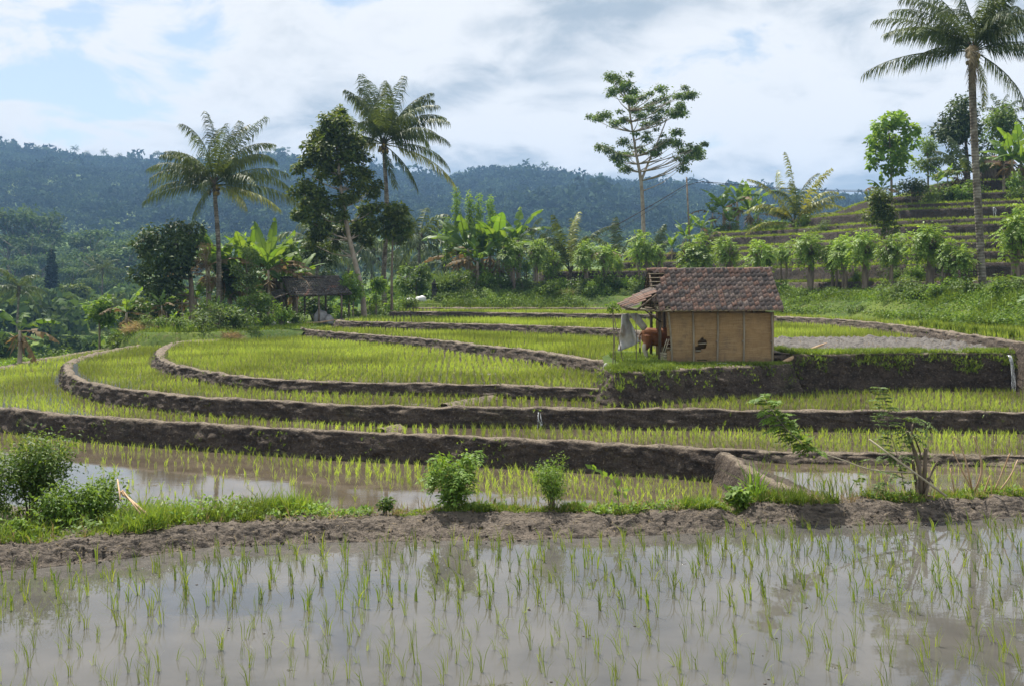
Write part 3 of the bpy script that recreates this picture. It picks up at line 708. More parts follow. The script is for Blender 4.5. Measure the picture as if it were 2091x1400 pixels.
# ------------------------------------------------------------------ plants
def leaves(P, D, N, Ln, W, fold=0.25):
    S = nrm(np.cross(D, N)); W = np.asarray(W).reshape(-1, 1) * np.ones((len(P), 1)); Ln = np.asarray(Ln).reshape(-1, 1) * np.ones((len(P), 1))
    up = np.cross(S, D)
    V = np.stack([P, P + D * Ln * 0.45 + S * W * 0.5 + up * W * fold, P + D * Ln, P + D * Ln * 0.45 - S * W * 0.5 + up * W * fold], 1)
    return V.reshape(-1, 3), np.arange(4 * len(P)).reshape(-1, 4)
def unit(n, rng): return nrm(rng.normal(size=(n, 3)))
def leafcloud(rng, C, R, n, Ln, asp=0.5, droop=0.3, up=0.6, shell=0.5, flat=1.0):
    C = np.asarray(C, float); R = np.asarray(R, float)
    R3 = R if R.ndim == 2 else np.stack([R, R, R * flat], 1)
    p = R3.prod(1) ** (2 / 3); i = rng.choice(len(C), n, p=p / p.sum())
    u = unit(n, rng); r = shell + (1 - shell) * rng.random(n) ** 0.6
    bump = 1 + 0.22 * rng.normal(size=n)
    P = C[i] + u * R3[i] * (r * bump)[:, None]
    N = nrm(u * 0.5 + np.array([0, 0, up]) + rng.normal(0, 0.45, (n, 3)))
    D = u * 0.7 + rng.normal(0, 0.6, (n, 3)) + np.array([0, 0, -droop]); D = nrm(D - N * (D * N).sum(1, keepdims=True))
    ln = Ln * rng.uniform(0.6, 1.35, n)
    return leaves(P, D, N, ln, ln * asp)
def pinnate(rng, base, d, Ln, pairs, ll, lw, droop=0.5, up=(0, 0, 1)):
    """one compound leaf: a thin stalk with paired leaflets"""
    d = np.asarray(d, float); d /= np.linalg.norm(d); s = np.linspace(0.15, 1, pairs)
    pts = np.array([base]) + np.outer(s, d) * Ln + np.outer(s ** 2, (0, 0, -1)) * droop * Ln
    T = nrm(np.gradient(pts, axis=0)); side = nrm(np.cross(T, np.array(up, float))); Vs, Fs, k = [], [], 0
    for sg in (-1, 1):
        D = nrm(side * sg + T * 0.35 + np.array([0, 0, -0.25]) + rng.normal(0, 0.12, (pairs, 3)))
        N = nrm(np.cross(T, D) * -sg + rng.normal(0, 0.15, (pairs, 3)))
        V, F = leaves(pts, D, N, ll * (0.7 + 0.4 * np.sin(np.pi * s)), lw, 0.1); Vs.append(V); Fs.append(F + k); k += len(V)
    V, F = leaves(pts[-1:], T[-1:], np.array([[0, 0, 1.0]]), [ll], [lw], 0.1); Vs.append(V); Fs.append(F + k)
    return np.concatenate(Vs), np.concatenate(Fs)

# --- palms
def frond_mesh(rng, Ln, el, droop, nl=44, ll=0.85, hang=0.55, w=0.05, twist=0.0):
    k = 14; s = np.linspace(0, 1, k); pw = rng.uniform(1.3, 2.1); a = el - droop * s ** pw * 1.32; ds = Ln / (k - 1)
    X = np.concatenate([[0], np.cumsum(np.cos(a[:-1]) * ds)]); Zz = np.concatenate([[0], np.cumsum(np.sin(a[:-1]) * ds)])
    Yy = twist * s ** 2 * Ln * 0.3
    pts = np.stack([X, Yy, Zz], 1); mb = MB().add(*tube(pts, np.linspace(0.05, 0.008, k), 4, False)[:2])
    t = np.sort(np.clip(np.linspace(0.16, 0.995, nl) + rng.normal(0, 0.004, nl), 0.15, 1)); bp = np.stack([np.interp(t, s, pts[:, i]) for i in range(3)], 1)
    ang = el - droop * t ** pw * 1.32; T = np.stack([np.cos(ang), np.zeros(nl), np.sin(ang)], 1)
    clump = np.array([N3(q * 9, el * 3 + Ln, droop) for q in t])
    for sg in (-1, 1):
        lt = ll * np.clip(np.sin(np.pi * (0.18 + 0.68 * t)), 0.3, 1) * rng.uniform(0.7, 1.15, nl)
        keep = rng.random(nl) > 0.07 + 0.2 * (clump > 0.35)
        hg = (hang * (rng.uniform(0.6, 1.5, nl) + 0.5 * clump))[:, None]
        D = nrm(T * rng.uniform(0.4, 0.9, (nl, 1)) + np.array([0, sg, 0]) * 0.75 + np.array([0, 0, -1]) * hg * 0.45 + rng.normal(0, 0.10, (nl, 3)))
        D2 = nrm(D * 0.55 + T * 0.15 + np.array([0, 0, -1]) * hg * 1.3 + rng.normal(0, 0.06, (nl, 3))); S = nrm(T + rng.normal(0, 0.2, (nl, 3))) * w / 2
        mid = bp + D * lt[:, None] * 0.42; tip = mid + D2 * lt[:, None] * 0.62
        V = np.stack([bp - S * 0.7, bp + S * 0.7, mid + S, mid - S, tip], 1)[keep].reshape(-1, 3); n_ = int(keep.sum()); I = np.arange(5 * n_).reshape(n_, 5)
        mb.add(V, I[:, [0, 1, 2, 3]], I[:, [3, 2, 4]])
    return mb.mesh('frond')
def ball(c, r, n=6, sq=1.0):
    th = np.linspace(0, np.pi, n); ph = np.arange(n + 2) / (n + 2) * 2 * np.pi; V = []
    for t in th: V += [(c[0] + r * math.sin(t) * math.cos(p), c[1] + r * math.sin(t) * math.sin(p), c[2] + r * sq * math.cos(t)) for p in ph]
    m = n + 2; F = [(i * m + j, (i + 1) * m + j, (i + 1) * m + (j + 1) % m, i * m + (j + 1) % m) for i in range(n - 1) for j in range(m)]
    return V, F
M['coconut'] = plainmat('coconut', (0.16, 0.13, 0.035), (0.30, 0.22, 0.07), 4, 0.5, 0.4)
def palm(name, label, base, path, r0, r1, fronds, Ln, rng, nuts=0, group=None, ll=0.85, mat='palm', nl=44, dry=0, hang=0.55, w=0.05, skirt=True):
    """path: trunk points relative to the base; fronds: (azimuth, elevation, droop, length factor, material) in degrees"""
    t = thing(name, label, 'palm', base, 0, group)
    top = np.array(path[-1], float)
    if r0:
        pp = curve3(path, 22); rr = np.interp(np.linspace(0, 1, 22), [0, 0.06, 0.25, 1], [r0 * 1.35, r0, r0 * 0.82, r1]) * (1 + 0.04 * rng.normal(size=22))
        MB().add(*tube(pp, rr, 10)).obj('trunk', M['palm_trunk'], t, True)
        cb = MB()
        for k in range(9):
            az = k * 2.4; e = np.array([math.cos(az), math.sin(az), 0])
            cb.add(*tube([top - (0, 0, 0.35), top + e * 0.14 + (0, 0, 0.15), top + e * 0.32 + (0, 0, 0.6)], [0.11, 0.08, 0.04], 5))
        if skirt: cb.add(*leafcloud(rng, [top - np.array((0, 0, 0.25))], [0.42], 60, 0.5, 0.16, 1.4, 0))
        cb.obj('crownshaft', M['wood_dark'], t)
    for az, el, dr, lf, m in fronds:
        f = link('frond', frond_mesh(rng, Ln * lf, math.radians(el), math.radians(dr), nl, ll * (0.6 + 0.4 * lf), hang * rng.uniform(0.8, 1.3), w, rng.normal(0, 0.3)), M[m or mat], t)
        f.location = top; f.rotation_euler = (rng.normal(0, 0.3), rng.normal(0, 0.08), math.radians(az + rng.normal(0, 9)))
    if nuts:
        for k in range(nuts):
            az = rng.uniform(0, 6.28); MB().add(*ball(top + np.array([0.38 * math.cos(az), 0.38 * math.sin(az), rng.uniform(-0.75, -0.1)]), rng.uniform(0.10, 0.15), 6, 1.2)).obj('coconut', M['coconut'], t, True)
    return t
rp = np.random.default_rng(11)
def pt(px, py, d, base): q = Q(px, py, d); return (q.x - base[0], q.y - base[1], q.z - base[2])
def ring(n, e0, e1, rng, dr=(35, 75), mats=(None,)):
    return [((k * 137.5 + rng.uniform(-15, 15)) % 360, e0 + (e1 - e0) * k / max(1, n - 1) + rng.uniform(-6, 6), rng.uniform(*dr), rng.uniform(0.85, 1.08), mats[int(rng.integers(len(mats)))]) for k in range(n)]
# tall palm beside the dark round tree
dL = 84; b = gnd(447, dL)
palm('coconut_palm', 'tall coconut palm with wind-blown fronds rising beside the dark round tree', b,
     [(0, 0, -0.3), pt(447, 600, dL, b), pt(446, 500, dL, b), pt(437, 378, dL, b)], 0.25, 0.15,
     [(150, 60, 48, 1.0, None), (175, 38, 62, 1.05, None), (190, 12, 45, 1.0, None), (205, -2, 35, 1.0, None), (235, -38, 30, 0.75, None), (100, 82, 14, 1.15, None),
      (60, 84, 26, 1.22, None), (20, 76, 42, 1.18, None), (5, 50, 78, 1.1, None), (-10, 20, 40, 1.2, None), (10, 5, 38, 1.25, None), (-30, -20, 35, 0.9, 'palm_yellow'), (250, 65, 60, 0.85, None),
      (300, 60, 85, 0.9, None), (330, 30, 70, 0.9, None), (80, 40, 60, 1.0, None), (130, 30, 65, 1.0, None), (215, 60, 70, 0.9, None), (270, 20, 75, 0.7, None), (340, -8, 30, 1.05, 'palm_yellow'), (40, 62, 60, 1.0, None), (165, 22, 55, 1.1, None), (155, 48, 50, 1.15, None), (12, 34, 60, 1.1, None), (-5, 62, 62, 1.1, None), (120, 84, 20, 1.2, None), (75, 70, 40, 1.15, None), (195, 42, 66, 1.0, None), (230, 68, 45, 1.1, None), (290, 72, 45, 1.1, None)],
     5.6, rp, 10, nl=84, ll=1.3, hang=1.25, w=0.062)
dC = 98; b = gnd(786, dC)
palm('coconut_palm', 'tallest coconut palm with green coconuts growing behind the slender leafy tree', b,
     [(0, 0, -0.3), pt(784, 560, dC, b), pt(790, 430, dC, b), pt(783, 295, dC, b)], 0.27, 0.17,
     [(90, 85, 12, 1.2, None), (60, 80, 30, 1.2, None), (20, 62, 52, 1.2, None), (0, 48, 62, 1.15, None), (-15, 22, 55, 1.1, None), (8, 8, 55, 1.15, None), (-5, -15, 38, 1.3, 'palm_yellow'), (350, -38, 28, 0.9, None),
      (120, 80, 26, 1.2, None), (150, 70, 44, 1.15, None), (172, 52, 66, 1.05, None), (185, 25, 70, 0.95, None), (200, 5, 60, 0.7, 'palm_yellow'), (280, -68, 12, 0.7, None), (260, 60, 80, 1.0, None), (310, 55, 80, 1.0, None),
      (235, 45, 80, 0.95, None), (45, 35, 70, 1.1, None), (135, 30, 70, 1.0, None), (100, 60, 60, 1.2, None), (330, 70, 60, 1.1, None), (215, 72, 50, 1.1, None), (75, 76, 22, 1.25, None), (105, 78, 22, 1.25, None), (30, 70, 40, 1.2, None), (160, 60, 55, 1.15, None), (12, 54, 58, 1.15, None), (-8, 36, 60, 1.1, None), (185, 40, 66, 1.05, None), (270, 74, 45, 1.15, None), (300, 68, 55, 1.1, None), (240, 66, 60, 1.05, None)],
     6.0, rp, 16, nl=88, ll=1.4, hang=1.15, w=0.075)
dR = 70; b = gnd(2008, dR)
palm('coconut_palm', 'coconut palm with a thick mottled trunk standing over the hedge row', b,
     [(0, 0, -0.3), pt(2003, 520, dR, b), pt(1992, 330, dR, b), pt(1985, 160, dR, b), pt(1988, 105, dR, b)], 0.29, 0.2,
     [(172, 32, 40, 1.35, None), (178, 52, 52, 1.3, None), (186, -4, 26, 1.55, None), (195, 15, 60, 1.0, None), (150, 65, 50, 1.3, None), (110, 78, 30, 1.3, None), (70, 75, 40, 1.3, None), (30, 60, 55, 1.3, None),
      (5, 45, 60, 1.3, None), (-8, 25, 62, 1.2, None), (0, -25, 45, 1.1, None), (-20, 5, 60, 1.15, None), (300, -62, 20, 0.75, 'palm_yellow'), (255, -55, 25, 0.6, 'palm_dry'), (280, 55, 85, 1.1, None), (230, 60, 80, 1.1, None),
      (320, 60, 80, 1.1, None), (90, 45, 70, 1.2, None), (250, 80, 70, 1.1, None), (350, 72, 60, 1.2, None), (210, 42, 75, 1.15, None), (240, 10, 70, 0.8, 'palm_dry'), (165, 45, 48, 1.35, None), (190, 28, 50, 1.2, None), (130, 72, 40, 1.3, None), (20, 50, 55, 1.3, None), (-15, 38, 62, 1.25, None), (60, 66, 45, 1.3, None), (265, 68, 60, 1.1, None), (305, 70, 60, 1.1, None)],
     5.0, rp, 9, nl=96, ll=1.3, hang=1.15, w=0.058)
# young palms without trunks
def young(label, px, py, d, Ln, fr, mat='palm', ll=0.7, up=0.6):
    b = gnd(px, d); b = (b[0], b[1], Q(px, py, d).z) if py else b
    return palm('young_palm', label, b, [(0, 0, 0.0), (0, 0, 0.3), (0, 0, up)], 0.2, 0.14, fr, Ln, rp, 0, None, ll * 1.35, mat, 60, hang=0.5, w=0.13)
young('young palm with upright grey-green fronds among the hedge trees', 1165, 0, 112, 5.2, [(120, 80, 26, 1.45, None), (40, 78, 30, 1.4, 'palm_yellow'), (172, 72, 55, 1.35, None), (12, 66, 60, 1.4, None), (195, 50, 70, 1.2, None), (150, 62, 70, 1.1, 'palm_dry'), (20, 52, 60, 1.2, 'palm_dry'), (260, 78, 30, 1.3, None), (300, 70, 50, 1.1, None), (200, 60, 70, 1.0, None)], up=1.2)
young('stout young palm with yellowing fronds on the stepped hillside', 1622, 0, 122, 5.9, [(130, 82, 24, 1.45, 'palm_yellow'), (50, 80, 28, 1.5, 'palm_yellow'), (150, 70, 45, 1.3, 'palm_yellow'), (30, 72, 45, 1.3, None), (210, 66, 60, 1.2, None), (280, 76, 40, 1.3, 'palm_yellow'), (340, 62, 65, 1.2, 'palm_yellow'), (190, 52, 70, 1.2, 'palm_yellow'), (5, 28, 60, 1.2, 'palm_yellow'), (165, 52, 70, 1.1, 'palm_yellow'), (185, 35, 60, 1.1, None), (175, 15, 45, 1.0, 'palm_yellow'), (15, 58, 62, 1.15, 'palm_yellow'), (0, 40, 55, 1.2, 'palm_yellow'), (-10, 15, 50, 1.1, 'palm_yellow'), (250, 70, 55, 1.1, None), (300, 60, 70, 1.0, 'palm_yellow'), (220, 45, 70, 0.9, 'palm_yellow')], up=0.9)
young('small dark young palm with one tall spear of leaves below the wires', 1262, 0, 124, 3.8, [(70, 84, 20, 1.4, None), (165, 72, 50, 1.25, None), (20, 70, 50, 1.25, None), (150, 48, 60, 1.0, None), (30, 44, 60, 1.0, None), (270, 60, 60, 0.9, None), (200, 35, 60, 0.9, 'palm_dry')], up=0.5)
young('small young palm with spreading pale fronds beside the tall slender tree', 1336, 0, 138, 3.6, [(60, 82, 25, 1.25, None), (170, 66, 55, 1.2, None), (10, 58, 55, 1.1, None), (140, 45, 50, 1.0, 'palm_dry'), (40, 48, 50, 1.0, None), (270, 60, 60, 0.9, None)], up=0.5)
young('green young palm at the edge of the hilltop grove', 1972, 0, 116, 4.2, [(100, 82, 25, 1.2, None), (165, 55, 60, 1.1, None), (190, 30, 55, 1.1, 'palm_yellow'), (20, 60, 60, 1.1, None), (140, 70, 50, 1.1, None), (230, 55, 70, 1.0, None), (300, 50, 70, 1.0, None)], up=2.2)
# background palms: two builds, copied
vp = [Proto(palm('valley_palm', 'x', (0, 0, 0), [(0, 0, -1), (0.3, 0, 4), (0.2, 0.2, h)], 0.2, 0.13, ring(15, 78, -25, rp, (40, 75)), 4.2, rp, 0, ll=1.1, nl=32, w=0.13, hang=1.0)) for h in (9.0, 12.0)]
for k, (px, d, cy_) in enumerate([(640, 150, 505), (672, 165, 535), (712, 172, 500), (828, 160, 548), (863, 140, 492), (845, 170, 560), (905, 165, 540), (610, 175, 545), (755, 180, 520), (1085, 185, 505), (600, 140, 590), (585, 160, 545)]):
    g = gnd(px, d); top = Q(px, cy_, d).z; p = vp[k % 2]; h0 = (9.0, 12.0)[k % 2]; s = max(0.6, (top - g[2]) / h0)
    p.put(g, rp.uniform(0, 6), s, 'hazy coconut palm in the shaded grove behind the shed and shrine', 'palms in the grove behind the terraces')
for k, (px, d, cy_, lb) in enumerate([(38, 150, 592, 'broad coconut palm growing down in the valley paddies'), (212, 260, 552, 'hazy palm standing on the valley slope beside the conical tree'), (232, 165, 628, 'short palm beside the round valley tree'), (2050, 128, 235, 'small palm crown above the hilltop grove')]):
    g = gnd(px, d); top = Q(px, cy_, d).z; h0 = (9.0, 12.0)[k % 2]; vp[k % 2].put(g, rp.uniform(0, 6), max(0.5, (top - g[2]) / h0) if k != 3 else 0.75, lb, 'valley palms')

# --- bananas
def banana_leaf(rng, Ln, W, el, droop, tear=0.6):
    k = 22; s = np.linspace(0, 1, k); a = el - droop * s ** 1.4; ds = Ln / (k - 1)
    X = np.concatenate([[0], np.cumsum(np.cos(a[:-1]) * ds)]); Zz = np.concatenate([[0], np.cumsum(np.sin(a[:-1]) * ds)])
    pts = np.stack([X, np.zeros(k), Zz], 1); mb = MB().add(*tube(pts, np.linspace(0.035, 0.006, k), 4, False)[:2])
    hw = W * np.clip(np.sin(np.pi * np.clip((s - 0.13) / 0.87, 0, 1) ** 0.75), 0, 1) ** 0.6
    up = np.stack([-np.sin(a), np.zeros(k), np.cos(a)], 1); T = np.stack([np.cos(a), np.zeros(k), np.sin(a)], 1)
    for sg in (-1, 1):
        i = 3
        while i < k - 1:
            j = min(k - 1, i + int(rng.integers(1, 4)) if rng.random() < tear else i + int(rng.integers(3, 7)))
            ph = rng.normal(0.15 if tear < 0.5 else -0.35, 0.3 * tear + 0.12); q = np.arange(i, j + 1); V = []
            gap = 0.10 * tear
            for n_, c in enumerate(q):
                f = (n_ / max(1, len(q) - 1) - 0.5) * -2 * gap * ds * 6
                o = np.array([0, sg, 0]) * math.cos(ph) + up[c] * math.sin(ph)
                o2 = np.array([0, sg, 0]) * math.cos(ph - 0.5) + up[c] * math.sin(ph - 0.5)
                V += [pts[c], pts[c] + o * hw[c] * 0.55 + T[c] * (hw[c] * 0.12 + f * 0.4), pts[c] + o * hw[c] * 0.55 + o2 * hw[c] * 0.45 + T[c] * (hw[c] * 0.3 + f)]
            I = np.arange(len(V)).reshape(len(q), 3)
            if len(q) > 1: mb.add(V, np.stack([I[:-1, :-1], I[:-1, 1:], I[1:, 1:], I[1:, :-1]], -1).reshape(-1, 4))
            i = j
    return mb.mesh('leaf', True)
def banana(label, base, specs, h, Ln, rng, W=0.33, group=None, rz=0.0, tear=0.6, name='banana_plant'):
    t = thing(name, label, 'banana plant', base, rz, group)
    MB().add(*tube(curve3([(0, 0, -0.2), (0.03, 0, h * 0.5), (0.0, 0.02, h)], 8), np.linspace(0.15, 0.075, 8), 9)).obj('stem', M['pale_bark'], t, True)
    for az, el, dr, m in specs:
        f = link('leaf', banana_leaf(rng, Ln * rng.uniform(0.85, 1.15), W * rng.uniform(0.85, 1.1), math.radians(el), math.radians(dr), tear if m != 'banana_dry' else 0.95), M[m], t)
        f.location = (0, 0, h - 0.05); f.rotation_euler = (rng.normal(0, 0.15), 0, math.radians(az))
    dd = MB().add(*leafcloud(rng, [(0, 0, h * 0.8)], [0.22], 26, 0.9, 0.14, 2.2, -0.2)); dd.obj('dead_leaf_skirt', M['banana_dry'], t)
    return t
rb = np.random.default_rng(3)
bp_ = [Proto(banana('x', (0, 0, 0), sp, h, 2.5, rb, tear=tr)) for sp, h, tr in (
    ([(90, 80, 30, 'banana'), (200, 68, 55, 'banana'), (330, 64, 60, 'banana'), (140, 52, 70, 'banana'), (20, 48, 75, 'banana'), (260, 40, 80, 'banana'), (175, 15, 60, 'banana_dry'), (60, 10, 70, 'banana')], 2.4, 0.6),
    ([(60, 82, 18, 'banana'), (180, 74, 40, 'banana'), (0, 70, 45, 'banana'), (120, 60, 60, 'banana'), (300, 58, 60, 'banana'), (240, 35, 70, 'banana'), (10, 20, 60, 'banana')], 2.0, 0.35),
    ([(170, 62, 62, 'banana'), (10, 60, 70, 'banana'), (90, 75, 40, 'banana'), (215, 30, 60, 'banana'), (330, 25, 70, 'banana_dry'), (140, 5, 50, 'banana_dry'), (50, 45, 70, 'banana')], 2.8, 0.75))]
def put_banana(k, px, d, tip, label, group=None, rz=None, py=None):
    g = gnd(px, d)
    if py: g = (g[0], g[1], Q(px, py, d).z)
    s = (Q(px, tip, d).z - g[2]) / (4.6, 4.3, 4.8)[k]
    return bp_[k].put(g, rb.uniform(0, 6.28) if rz is None else rz, max(0.35, min(2.2, s)), label, group)
# clump beside the shed
banana('huge banana plant with tall dark upright leaves beside the shed', gnd(548, 87), [(95, 86, 10, 'banana'), (70, 80, 18, 'banana'), (20, 70, 35, 'banana'), (120, 78, 20, 'banana'), (165, 66, 40, 'banana'), (10, 45, 50, 'banana'), (-5, 32, 60, 'banana_dry'), (5, 22, 55, 'banana_dry'), (190, 55, 60, 'banana'), (250, 60, 50, 'banana'), (310, 50, 60, 'banana'), (-15, 5, 50, 'banana_dry')], 4.4, 3.9, rb, 0.45, tear=0.4)
GB = 'banana plants in the thicket by the shed'
for k, px, d, tip in ((1, 505, 88, 455), (2, 425, 87, 455), (0, 470, 90, 462), (2, 560, 91, 470), (0, 530, 92, 460), (1, 600, 94, 500), (0, 575, 90, 500), (2, 450, 89, 470), (1, 585, 92, 560), (0, 400, 86, 560), (2, 372, 84, 575), (1, 340, 81, 600), (0, 305, 80, 610), (1, 420, 80, 610), (2, 520, 90, 560), (0, 480, 82, 620), (0, 445, 79, 600), (2, 330, 78, 590), (0, 385, 77, 625)):
    put_banana(k, px, d, tip, 'banana plant crowded into the thicket between the palm and the shed', GB)
put_banana(1, 355, 73, 640, 'low bright banana sucker under the dark round tree')
put_banana(2, 258, 76, 585, 'banana plant with long flat leaves reaching towards the valley'); put_banana(1, 262, 74, 655, 'short wide banana plant beside the dry brush at the field corner')
GC = 'banana plants in the hedge clump'
for k, px, d, tip in ((0, 955, 111, 420), (1, 985, 112, 425), (1, 1018, 110, 418), (2, 1000, 114, 445), (0, 1058, 113, 410), (2, 935, 113, 460), (1, 1040, 112, 450), (0, 975, 109, 470)):
    put_banana(k, px, d, tip, 'tall banana plant in the bright clump behind the hedge trees', GC)
GD = 'banana plants on the stepped hillside'
for k, px, d, tip in ((0, 1478, 133, 372), (2, 1505, 134, 362), (1, 1530, 135, 368), (2, 1455, 134, 400), (0, 1548, 136, 395), (1, 1490, 131, 420)):
    put_banana(k, px, d, tip, 'banana plant in the row on the stepped hillside beside the pole', GD)
for k, px, d, tip in ((1, 1400, 122, 440), (0, 1432, 124, 425), (2, 1452, 122, 455), (1, 1372, 116, 470), (0, 1300, 113, 488)):
    put_banana(k, px, d, tip, 'low banana plant below the pole above the hedge trees', 'low banana plants below the pole')
GE = 'banana plants in the hilltop grove'
for k, px, d, tip in ((0, 2066, 112, 262), (1, 2085, 113, 245), (2, 2050, 114, 285), (0, 1935, 115, 330), (1, 1915, 114, 345), (2, 1955, 117, 320), (1, 2095, 111, 290)):
    put_banana(k, px, d, tip, 'banana plant in the hilltop grove around the dark hut', GE)
put_banana(2, 1800, 111, 350, 'banana plant under the round-crowned tree on the hillside')
banana('banana plant with a torn broad leaf hanging over the field corner', gnd(40, 61), [(8, 42, 80, 'banana'), (20, 5, 60, 'banana_dry'), (170, 60, 60, 'banana'), (100, 50, 60, 'banana'), (350, -55, 30, 'banana_dry')], 1.9, 2.5, rb, 0.42, tear=0.75)
g = gnd(2168, 46)
banana('banana plant with a broad glossy leaf drooping over the seedling beds', g, [(188, 35, 75, 'banana'), (150, 55, 60, 'banana'), (30, 60, 60, 'banana'), (300, 50, 60, 'banana'), (215, 65, 40, 'banana')], 1.3, 2.6, rb, 0.42, tear=0.15)

# --- broadleaf trees placed by their crown clumps
def tree(name, label, px, d, path, clumps, Ln, n, leaf, bark='bark', r0=0.2, depth=1.0, rng=None, asp=0.5, droop=0.35, flat=0.85, cat='tree', group=None, limbs=True, shell=0.5, r1=None, py=None):
    """path and clumps in photo pixels at distance d: trunk (x, y), clump (x, y, radius); clumps get their own depth"""
    rng = rng or rb; g = gnd(px, d)
    if py: g = (g[0], g[1], Q(px, py, d).z)
    t = thing(name, label, cat, g, 0, group); sc = d / FOC
    C = np.array([pt(x, y, d, g) for x, y, r in clumps]); R = np.array([r * sc for x, y, r in clumps])
    C[:, 1] += rng.uniform(-1, 1, len(C)) * depth * R.mean() * 1.6
    tp = [np.array((0, 0, -0.25))] + [np.array(pt(x, y, d, g)) for x, y in path]
    tc = curve3(tp, 16); mb = MB().add(*tube(tc, np.linspace(r0, r1 or r0 * 0.3, 16), 8))
    if limbs:
        for c, r in zip(C, R):
            lower = tc[tc[:, 2] < c[2] - 0.25 * np.linalg.norm((c - tc[-1])[:2])]
            a = lower[np.argmin(np.linalg.norm(lower - c, axis=1))] if len(lower) else tc[len(tc) // 2]
            L_ = np.linalg.norm(c - a)
            mb.add(*tube(curve3([a, a * 0.5 + c * 0.5 + (0, 0, -0.06 * L_), c + (0, 0, r * 0.3)], 5), np.linspace(max(0.03, r0 * 0.28), 0.012, 5), 5))
    mb.obj('trunk', M[bark], t, True)
    MB().add(*leafcloud(rng, C, R, n, Ln, asp, droop, 0.6, shell, flat)).obj('crown', M[leaf], t)
    return t
rt = np.random.default_rng(8)
def fill(cx, cy, rx, ry, n, r, rng=rt): 
    out = []
    while len(out) < n:
        a, b_ = rng.uniform(-1, 1, 2)
        if a * a + b_ * b_ < 1: out.append((cx + a * rx, cy + b_ * ry, r * rng.uniform(0.7, 1.3)))
    return out
tree('leafy_tree', 'dense dark green round-crowned tree beside the tall palm', 392, 82, [(392, 620), (385, 540), (360, 490)],
     [(300, 500, 24), (290, 535, 20), (320, 480, 24), (350, 470, 26), (385, 470, 22), (400, 495, 18), (370, 500, 30), (335, 515, 32), (300, 560, 22), (340, 555, 28), (375, 540, 28), (395, 530, 18), (330, 585, 18), (360, 580, 20), (285, 515, 14), (310, 585, 14), (345, 610, 14)],
     0.34, 5200, 'dark_leaf', r0=0.28, depth=1.6, rng=rt)
tree('slender_tree', 'tall slender leafy tree with a bare leaning trunk next to the shed', 745, 91, [(738, 590), (714, 490), (697, 390), (688, 300), (684, 240)],
     [(688, 222, 14), (672, 245, 22), (700, 252, 22), (650, 272, 22), (685, 280, 30), (720, 285, 22), (640, 300, 22), (665, 315, 30), (705, 318, 28), (735, 315, 16), (632, 328, 18), (670, 342, 20), (735, 345, 16),
      (628, 382, 18), (650, 395, 24), (622, 412, 18), (660, 420, 24), (640, 440, 22), (735, 375, 20), (755, 390, 16), (720, 400, 16), (745, 425, 20), (700, 440, 16), (660, 465, 24), (690, 470, 16), (735, 460, 22), (758, 455, 14), (645, 480, 18), (715, 480, 14), (615, 345, 14), (610, 395, 14), (745, 355, 14), (765, 375, 12), (690, 365, 16), (650, 350, 16), (700, 410, 18), (770, 420, 12), (615, 440, 14), (630, 500, 14), (680, 500, 14), (745, 490, 14), (720, 350, 14)],
     0.38, 14000, 'olive_leaf', 'pale_bark', r0=0.26, depth=1.4, rng=rt, shell=0.2)
tree('small_tree', 'small yellow-tipped leafy tree in front of the tallest palm trunk', 800, 94, [(800, 560), (803, 470), (808, 440)],
     [(800, 425, 14), (818, 432, 16), (785, 445, 14), (810, 455, 20), (828, 462, 14), (795, 475, 16), (815, 485, 14), (832, 480, 8), (772, 470, 10)], 0.38, 2200, 'olive_leaf', r0=0.13, rng=rt)
alb = [(230, 140), (290, 110), (330, 190), (250, 250), (400, 150), (420, 220), (500, 220), (380, 310), (440, 340), (150, 420), (220, 430), (300, 440), (380, 440), (450, 450), (560, 460), (610, 250), (680, 270), (760, 260), (840, 260), (890, 240), (660, 340), (560, 370), (760, 360), (700, 400), (600, 420), (780, 400), (200, 620), (260, 660), (340, 620), (400, 680), (330, 760), (280, 740), (470, 640), (350, 810), (520, 590), (600, 690), (650, 600), (720, 570), (740, 610), (620, 640), (770, 660), (840, 670), (900, 680), (950, 660), (970, 700), (900, 720), (800, 770), (800, 800)]
dA = 140; ta = tree('tall_tree', 'tall slender tree with airy layered crown standing alone against the sky', 1316, dA, [(1313, 440), (1309, 370), (1300, 320), (1292, 270), (1282, 205)],
     [(1180 + a / 3.783 + rt.normal(0, 3), 130 + b_ / 3.783 + rt.normal(0, 3), 15) for a, b_ in alb] + [(1180 + a / 3.783 + rt.normal(0, 13), 130 + b_ / 3.783 + rt.normal(0, 9), rt.uniform(6, 11)) for a, b_ in alb], 0.33, 17000, 'mid_leaf', 'pale_bark', r0=0.3, depth=3.0, rng=rt, flat=0.55, shell=0.0, limbs=True)
g = gnd(1316, dA)
MB().add(*tube(curve3([pt(1310, 368, dA, g), pt(1325, 330, dA, g), pt(1345, 285, dA, g), pt(1366, 232, dA, g)], 10), np.linspace(0.18, 0.05, 10), 7)).add(*tube(curve3([pt(1306, 350, dA, g), pt(1340, 332, dA, g), pt(1400, 312, dA, g)], 8), np.linspace(0.09, 0.03, 8), 6)).obj('limb', M['pale_bark'], ta, True)
tree('round_tree', 'large-leaved round-crowned tree on the upper hillside terrace', 1822, 112, [(1820, 360), (1818, 310), (1815, 265)],
     [(1815, 250, 20), (1840, 242, 14), (1792, 262, 16), (1852, 270, 16), (1805, 285, 22), (1836, 290, 20), (1780, 288, 12), (1862, 292, 12), (1790, 315, 16), (1825, 320, 18), (1850, 318, 14), (1782, 335, 9), (1815, 345, 12), (1840, 345, 10)], 0.55, 1800, 'bright_leaf', r0=0.16, rng=rt, asp=0.6)
